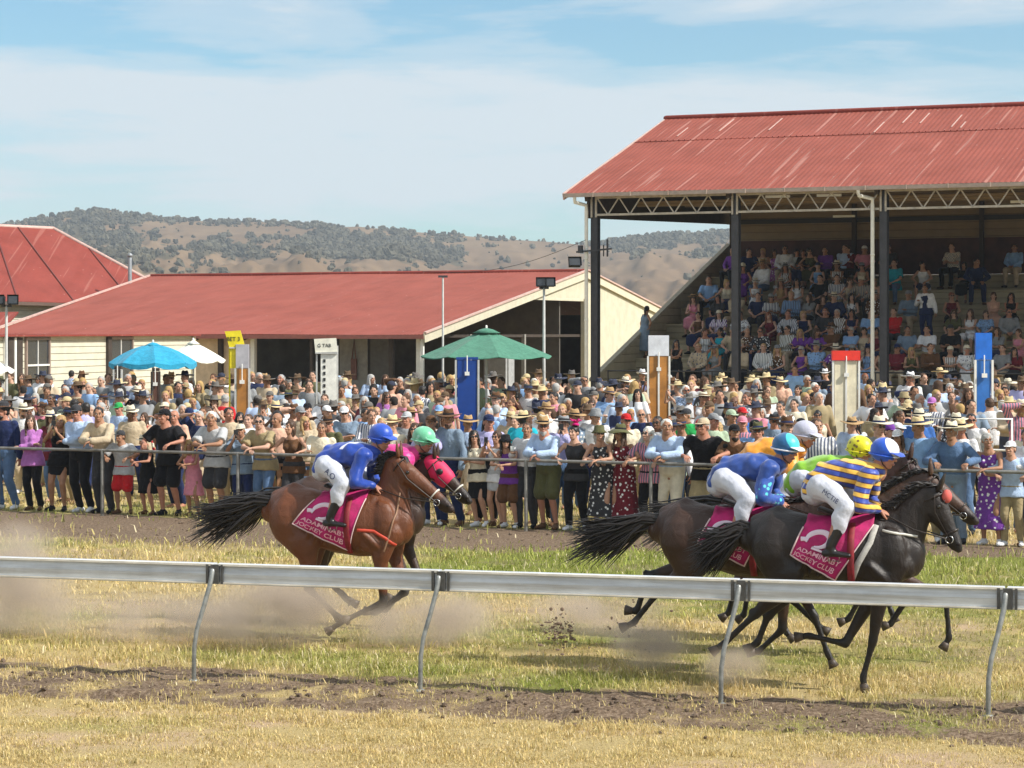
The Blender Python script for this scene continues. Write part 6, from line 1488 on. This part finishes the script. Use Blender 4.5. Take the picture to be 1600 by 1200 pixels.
PROTO_LS = {'longskirt': 'skirt'}
n_all = 0
for ln in FRONT.strip().split('\n'):
    px, py, sx, pose, hair, hc, hat, hatc, top, tc_, pat, bot, bc, fl = ln.split(','); px, py = int(px), int(py)
    off = .50 if pose.startswith('rail') else .55
    d = fence_depth(px, off); s = F / d; z = CH - (py - HOR) / s
    if pose.startswith('rail'): d -= 0; z += .03
    if hat and S_(hat): z -= .045
    child = 'c' in fl; h = min(max(z / (.955 if pose.startswith('rail') else 1.0), .9 if child else 1.56), 1.5 if child else 1.93)
    if sx == 'f' and not child: h = min(h, 1.74)
    rz = YZ + random.uniform(-.22, .25)
    person(((px - 800) / s, d, 0), rz if not pose.startswith('rail') else YZ + random.uniform(-.1, .12), h, int(sx == 'f'), pose, random.choice([0, 0, 1, 1, 2, 3]), S_(hair), hc, S_(hat), hatc, top, tc_, S_(pat), S_(PROTO_LS.get(bot, bot)), bc, 'g' in fl, 'b' in fl, 'front', True, band=random.choice(['black', 'brown', 'navy']), group='front row spectators leaning at the fence', child=child)
    OCC.append(((px - 800) / s, d, px, py))
BOARDS = [(1008, 1050, 648, 52), (1296, 1348, 636, 48), (1518, 1554, 632, 44), (708, 751, 636, 50), (486, 531, 618, 50), (348, 392, 634, 50), (236, 252, 630, 54)]
def hides_board(px, py, d): return any(a - 7 < px < b + 7 and py < q and d < dd + .5 for a, b, q, dd in BOARDS)
def held(q, kind, label):
    J = skel(q['key']); o = q['o']; m = MB()
    if kind == 'phone': c = (J['wrR'] + J['wrL']) / 2 + V((0, -.02, .11)); m.box(c, (.075, .012, .15)); nm, mt = 'phone', BLACKP
    else: d = J['hdR'].normalized(); c = J['wrR'] + d * .09 + V((0, 0, -.03)); m.lathe([(.026, 0), (.036, .115), (.033, .115), (.024, .006)], c, 14); nm, mt = 'drink_cup', WHITE
    h = m.build(nm, mt, None, kind != 'phone'); h.location = o.location; h.rotation_euler = o.rotation_euler.copy(); h.scale = o.scale; tag(h, label, 'phone' if kind == 'phone' else 'cup', 'things held by the spectators')
def ground_free(x, y, r=.36): return all((x - a) ** 2 + (y - b) ** 2 > r * r for a, b, *_ in OCC)
def stand_at(px, py, sx, pose, hair, hc, hat, hatc, top, tc_, pat, fl, row, h=None, shoes=False):
    h = h or (random.gauss(1.77, .05) if sx == 'm' else random.gauss(1.67, .045)); zt = h + (.045 if S_(hat) else .01)
    for _ in range(3): d0 = F * (CH - zt) / (py - HOR); zt = h + (.045 if S_(hat) else .01) + float(rise((px - 800) * d0 / F, d0))
    s = (py - HOR) / (CH - zt); d = F / s; dmin = fence_depth(px, 1.0)
    if d < dmin: d = dmin; s = F / d; h = min(max(CH - (py - HOR) / s - .03, 1.5), 1.98)
    x = (px - 800) / s; k = 0
    while not ground_free(x, d) and k < 9: d += .22; x = (px - 800) * d / F; k += 1
    rz = YZ * .7 + random.uniform(-.45, .4) + (math.pi if 'B' in fl else 0)
    bot, bc = (('trousers', random.choice(['charcoal', 'navy', 'khaki', 'black', 'denim', 'beige'])) if sx == 'm' else random.choice([('skirt', 'black'), ('trousers', 'denim'), ('shorts', 'cream'), ('trousers', 'black'), ('skirt', 'navy')]))
    person((x, d, float(rise(x, d))), rz, h, int(sx == 'f'), pose, random.choice([0, 0, 1, 1, 2, 3, 3, 4] if random.random() < .5 else [0, 1, 2, 3]), S_(hair), hc, S_(hat), hatc, top, tc_, S_(pat), bot, bc, 'g' in fl, 'b' in fl, row, shoes, band=random.choice(['black', 'brown', 'navy']), group='spectators standing behind the fence')
    OCC.append((x, d, px, py))
for ln in MID.strip().split('\n'):
    px, py, sx, pose, hair, hc, hat, hatc, top, tc_, pat, fl = ln.split(',')
    stand_at(int(px), int(py), sx, pose, hair, hc, hat, hatc, top, tc_, pat, fl, 'mid', shoes=int(py) > 620)
# fill the gaps between the people one can name from the photograph
cand = []; heads = [(a[2], a[3]) for a in OCC]; tries = 0
while len(cand) < 56 and tries < 9000:
    tries += 1; px = random.uniform(-20, 1630); far = random.random() < .62
    py = random.uniform(573, 592) if far else random.uniform(592, 642)
    if 420 < px < 690 and py < 580: continue
    if px > 1060 and py < 584: py += 14
    r = 11 if py < 592 else 15
    if hides_board(px, py, 30): continue
    if all(abs(px - a) > r * .95 or abs(py - b) > r * .95 for a, b in heads): heads.append((px, py)); cand.append((px, py))
cand.sort(key=lambda c: -c[1])
TC = ['white', 'white', 'white', 'white', 'black', 'navy', 'charcoal', 'pale blue', 'cream', 'pale blue', 'light blue', 'light grey', 'grey', 'navy', 'charcoal', 'black', 'beige', 'peach', 'lilac', 'grey blue', 'khaki', 'olive', 'maroon', 'pink', 'brown', 'grey', 'light grey', 'pale green', 'beige']
for px, py in cand:
    sx = 'm' if random.random() < .62 else 'f'; hat = random.choice(['-', '-', '-', 'cap', 'fedora', 'wide', 'flat', 'bucket']) if sx == 'm' else random.choice(['-', '-', '-', '-', 'wide', 'flat'])
    hatc = random.choice({'cap': ['navy', 'black', 'white', 'red', 'grey', 'khaki'], 'fedora': ['straw', 'brown', 'cream', 'tan', 'grey'], 'wide': ['straw', 'cream', 'brown', 'olive'], 'flat': ['brown', 'charcoal', 'cream'], 'bucket': ['khaki', 'cream', 'navy']}.get(hat, ['navy']))
    stand_at(px, py, sx, random.choice(['down', 'down2', 'fold', 'cup', 'hip', 'phone', 'clap', 'shade'] if sx == 'm' else ['down', 'down2', 'cup', 'phone', 'fold', 'clap']), random.choice(['short', 'short', 'short'] if sx == 'm' else ['long', 'bob', 'pony', 'bun', 'long']), random.choice(['brown', 'dark', 'brown', 'grey', 'blonde'] if sx == 'f' or random.random() < .6 else ['grey', 'brown', 'dark', 'white']),
             hat, hatc, random.choice(['shirt', 'shirt', 'tee'] if sx == 'm' else ['tee', 'vest_top', 'shirt']), random.choice(TC), random.choice(['-'] * 6 + ['stripes', 'check', 'floral' if sx == 'f' else 'stripes']), 'g' * (random.random() < .35) + 'b' * (sx == 'm' and random.random() < .12) + 'B' * (random.random() < .12), 'back')
# seated people in the stand
def stand_pt(px, y, z):
    """point on the stand's row y metres back that shows at photo column px"""
    k = (px - 800) / F; M = GM_; o = M @ V((0, y, 0)); e = (M.to_3x3() @ V((1, 0, 0))); a = (k * o.y - o.x) / (e.x - k * e.y); p = o + e * a; p.z = z; return p
SEATED = [tuple(l.split(',')) for l in SEAT.strip().split('\n')]
rows_ = {}
for k in range(1, NT_):
    p = stand_pt(1300, Y0 + RUN * k + .18, Z0 + RISE * k); rows_[k] = p
def tier_of(px, py):
    best = None
    for k in range(1, NT_):
        p = stand_pt(px, Y0 + RUN * k + .18, Z0 + RISE * k + .80); y = HOR - (p.z - CH) * F / p.y
        if best is None or abs(y - py) < best[0]: best = (abs(y - py), k)
    return best[1]
taken = {}
def sit(px, py, sx, hc, hat, hatc, tc_, pat, k=None, extra=False):
    k = k or tier_of(px, py)
    if any(abs(px - q) < 17 for q in taken.get(k, [])): 
        if extra: return False
    taken.setdefault(k, []).append(px)
    h = random.uniform(1.70, 1.86) if sx == 'm' else random.uniform(1.6, 1.72); sc = h / 1.77
    seat = Z0 + RISE * k; p = stand_pt(px, Y0 + RUN * k + .22, 0); z = seat - .455 * sc
    ps = random.choice(['sit_lap', 'sit_knees', 'sit_fold', 'sit_clap', 'sit_lap']); dark_legs = random.choice(['charcoal', 'navy', 'black', 'khaki', 'denim', 'beige'])
    if sx == 'm': top, bot = random.choice(['shirt', 'shirt', 'tee']), 'trousers'
    else: top, bot = random.choice([('tee', 'skirt'), ('vest_top', 'skirt'), ('dress', None), ('vest_top', 'shorts')])
    person((p.x, p.y, z), -R(23.4) + random.uniform(-.35, .35), h * 1.10, int(sx == 'f'), ps, random.choice([0, 1, 2, 3]), 'short' if sx == 'm' else random.choice(['long', 'bob', 'long', 'pony']), hc, S_(hat), hatc, top, tc_, S_(pat), bot, dark_legs if sx == 'm' else random.choice([tc_, 'black', 'navy']), random.random() < .2, False, 'seat%d' % k, True, group='spectators seated in the grandstand'); return True
for px, py, sx, hc, hat, hatc, tc_, pat in SEATED: sit(int(px), int(py), sx, hc, hat, hatc, tc_, pat)
n = 0
for _ in range(3000):
    if n >= 52: break
    px = random.uniform(1090, 1625); k = random.choice([1, 1, 1, 2, 2, 3, 4, 5, 6, 7] if px < 1370 else [1, 1, 1, 2, 2, 3])
    if px < 1135 and k > 3: continue
    if px > 1380 and k > 1 and random.random() < .8: continue
    n += bool(sit(px, 0, random.choice('mf'), random.choice(['brown', 'dark', 'blonde', 'grey']), random.choice(['-', '-', '-', 'cap', 'fedora']), random.choice(['cream', 'grey', 'navy']), random.choice(['charcoal', 'brown', 'navy', 'white', 'maroon', 'grey', 'light blue', 'beige', 'olive', 'purple']), random.choice(['-', '-', 'stripes', 'floral']), k, True))
# the standing people in the stand
def stander(px, k, fem, pose, hair, hc, top, tc_, bot, bc, rz, h, hat=None, hatc='black', dy=.5):
    p = stand_pt(px, Y0 + RUN * k + dy, Z0 + RISE * k); person(tuple(p), rz, h, fem, pose, 1, hair, hc, hat, hatc, top, tc_, None, bot, bc, False, False, 'stand', True, group='people standing in the grandstand')
stander(1449, 3, 0, 'cup', 'short', 'dark', 'shirt', 'white', 'trousers', 'navy', -.5, 1.78)
vp = PEOPLE[-1]['o']; wv = put(proto(('cup', 0), 'vest_top'), 'waistcoat', vp, cloth(PAL['navy'])); wv.scale = (1.03, 1.1, 1.0)
stander(1004, 2, 1, 'hip', 'pony', 'dark', 'longdress', 'grey blue', None, 'grey', 2.2, 1.70)
stander(1056, 0, 1, 'fold', 'long', 'dark', 'longdress', 'black', None, 'grey', -.6, 1.72, dy=1.0)

# ---- the rest of the crowd at the back, too many to build one by one
def back_crowd():
    rs = np.random.RandomState(9); protos = []
    for pose, fem, top, bot, hr, ht in (('down', 0, 'shirt', 'trousers', 'short', None), ('down2', 0, 'tee', 'trousers', 'short', 'cap'), ('cup', 0, 'shirt', 'trousers', 'short', None), ('fold', 0, 'shirt', 'trousers', 'short', 'wide'), ('down', 1, 'tee', 'skirt', 'long', None), ('phone', 1, 'vest_top', 'trousers', 'bob', 'wide'), ('hip', 0, 'tee', 'trousers', 'short', None)):
        key = (pose, fem); M = skel(key)['HM']; res = []
        for kind, pi, mx, ratio in (('body', 0, None, .10), (top, 1, None, .16), (bot, 2, None, .07), (hr, 3, M, .12), (ht, 4, M, 1.0)):
            if not kind: continue
            me = headwear(kind) if pi >= 3 else proto(key, kind); o = bpy.data.objects.new('tmp', me); COL.objects.link(o)
            if ratio < 1: o.modifiers.new('d', 'DECIMATE').ratio = ratio
            dg = bpy.context.evaluated_depsgraph_get(); dg.update(); e = bpy.data.meshes.new_from_object(o.evaluated_get(dg)); bpy.data.objects.remove(o)
            e.calc_loop_triangles(); n = len(e.vertices); co = np.empty(n * 3); e.vertices.foreach_get('co', co); co = co.reshape(-1, 3); tr = np.empty(len(e.loop_triangles) * 3, np.int32); e.loop_triangles.foreach_get('vertices', tr)
            if mx is not None: A = np.array(mx); co = co @ A[:3, :3].T + A[:3, 3]
            res.append((co, tr.reshape(-1, 3), pi)); bpy.data.meshes.remove(e)
        protos.append(res)
    cos, trs, cols = [], [], []; off = 0; n = 0; names = list(PAL)
    skin = np.array([[.44, .24, .16], [.33, .17, .10], [.5, .30, .21]]); hair = np.array([[.07, .035, .018], [.015, .011, .009], [.38, .37, .35], [.4, .26, .1]])
    for _ in range(9000):
        if n >= 300: break
        d = rs.uniform(42, 57.5); px = rs.uniform(-30, 1640); x = (px - 800) * d / F
        if d < fence_depth(px, 5.5) or not ground_free(x, d, .40): continue
        if px > 1060 and d > 53.5: continue
        if hides_board(px, HOR + (CH - 1.75) * F / d, d): continue
        OCC.append((x, d, px, 0)); P = protos[rs.randint(len(protos))]; a = -.35 + rs.uniform(-.6, .6) + (math.pi if rs.rand() < .15 else 0); h = rs.uniform(.91, 1.05)
        Rm = np.array([[math.cos(a), -math.sin(a), 0], [math.sin(a), math.cos(a), 0], [0, 0, 1]]); tc_ = PAL[TC[rs.randint(len(TC))]]; bc = [(.02, .02, .03), (.05, .06, .1), (.3, .25, .15), (.012,) * 3][rs.randint(4)]; hc = [(.5, .4, .22), (.1, .06, .03), (.12, .11, .1), (.02, .025, .05)][rs.randint(4)]
        cc = [skin[rs.randint(3)], tc_, bc, hair[rs.randint(4)], hc]
        for co, tr, pi in P: cos.append(co * h @ Rm.T + [x, d, float(rise(x, d))]); trs.append(tr + off); off += len(co); cols.append(np.tile(np.append(cc[pi], 1.0), (len(co), 1)))
        n += 1
    m = bpy.data.materials.new('crowd_cloth'); m.use_nodes = True; t = NT(m.node_tree); b = t.n['Principled BSDF']; t.l.new(t.add('ShaderNodeAttribute', attribute_name='tint').outputs['Color'], b.inputs['Base Color']); b.inputs['Roughness'].default_value = .85
    o = link('distant_crowd', grid_mesh('distant_crowd', np.concatenate(cos), np.concatenate(trs), {'tint': np.concatenate(cols)}, m)); tag(o, 'tightly packed mass of racegoers standing at the back of the crowd', 'crowd', kind='stuff')
back_crowd()

# ---- labels: clothing first, then the spot
def place(r, px, py):
    ft = [(60, 'at fence near left edge'), (250, 'at fence left of bay horse'), (440, 'at fence behind bay horse tail'), (660, 'at fence behind left jockeys'), (850, 'at fence right of bay horse'), (1080, 'at fence between horse groups'), (1240, 'at fence behind last horse'), (1440, 'at fence behind striped jockey'), (3000, 'at fence near right edge')]
    mt = [(150, 'behind front row left end'), (300, 'below blue umbrella'), (410, 'below yellow sign'), (570, 'below tilted cream sign'), (660, 'behind mint helmet'), (880, 'below green umbrella'), (1000, 'below stand corner column'), (1080, 'by orange brown board'), (1280, 'left of red topped board'), (1400, 'near red topped board'), (1500, 'left of blue board'), (3000, 'by bright blue board')]
    if r == 'front': return next(b for a, b in ft if px < a)
    if r in ('mid', 'back'): return ('back ' if r == 'back' and py < 592 else '') + next(b for a, b in mt if px < a)
    if r.startswith('seat'): return 'grandstand tier %s, %s' % ({'1': 'one', '2': 'two', '3': 'three', '4': 'four', '5': 'five', '6': 'six', '7': 'seven'}[r[4]], 'near wall' if px < 1147 else 'left of pipe' if px < 1372 else 'right of pipe')
    return 'standing on the grandstand tiers'
bpy.context.view_layer.update()
def proj(o): p = o.matrix_world.translation; return 800 + F * p.x / p.y, HOR - (p.z + 1.7 - CH) * F / p.y
for q in PEOPLE: q['px'], q['py'] = proj(q['o']); q['lab'] = q['base'] + ', ' + place(q['row'], q['px'], q['py'])
AR = {'down': 'arms down', 'down2': 'arms down', 'fold': 'arms folded', 'phone': 'hands at face', 'hip': 'hand on hip', 'shade': 'hand to brow', 'cup': 'forearm raised', 'clap': 'hands together', 'rail_r': 'leaning on the rail', 'rail_l': 'leaning on the rail', 'sit_lap': 'hands in lap', 'sit_knees': 'leaning forward', 'sit_fold': 'arms folded', 'sit_clap': 'hands raised'}
def groups():
    g = {}
    for q in PEOPLE: g.setdefault(q['lab'], []).append(q)
    return [v for v in g.values() if len(v) > 1]
for step in range(3):
    for v in groups():
        for q in v:
            ex = ([q['ex'][0]] if step == 0 and q['ex'] else []) + ([AR[q['pose']]] if step == 1 else [])
            if ex and len((q['lab'] + ' ' + ex[0]).split()) <= 16: q['lab'] = q['lab'].replace(', ', ', ' + ex[0] + ', ', 1)
    if step == 2:
        for v in groups():
            v.sort(key=lambda q: q['px'])
            for i, q in enumerate(v): q['lab'] = ['leftmost ', 'second ', 'third ', 'fourth ', 'fifth ', 'sixth '][i] + q['lab'] if len(v) > 2 else ['left hand ', 'right hand '][i] + q['lab']
for q in PEOPLE:
    if len(q['lab'].split()) > 16: q['lab'] = q['lab'].replace(' brimmed hat', ' hat')
    if len(q['lab'].split()) > 16: q['lab'] = q['lab'].replace(' sleeveless top', ' top')
    if len(q['lab'].split()) > 16: q['lab'] = q['lab'].replace(', grandstand tier', ', tier')
    q['o']['label'] = q['lab']
seen_ = set()
for q in PEOPLE:
    if q['pose'] in ('phone', 'cup') and q['row'] in ('front', 'mid'):
        if q['row'] == 'mid' and q['pose'] == 'cup' and len(seen_) > 24: continue
        k = ('black phone held up by ' if q['pose'] == 'phone' else 'white drink cup held by ') + q['base']
        if k in seen_ or len(k.split()) > 16: continue
        seen_.add(k); held(q, q['pose'], k)
for q in PEOPLE:
    if len(q['lab'].split()) > 16: print('LONG', q['lab'])
print('PEOPLE', len(PEOPLE), 'dups', [v[0]['lab'] for v in groups()], 'long', [q['lab'] for q in PEOPLE if len(q['lab'].split()) > 16][:9])
# ---------------------------------------------------------------- air
def haze():
    mb = MB(); mb.box((0, 1200, 74), (5600, 3300, 154))
    m = bpy.data.materials.new('haze'); m.use_nodes = True; t = NT(m.node_tree); t.n.remove(t.n['Principled BSDF'])
    v = t.add('ShaderNodeVolumePrincipled', {'Color': (.70, .84, 1.0, 1), 'Density': .00022, 'Anisotropy': .2}); t.l.new(v.outputs[0], t.n['Material Output'].inputs['Volume'])
    tag(mb.build('haze', m), 'thin pale blue haze lying over the distant hills', 'haze', kind='stuff')
haze()
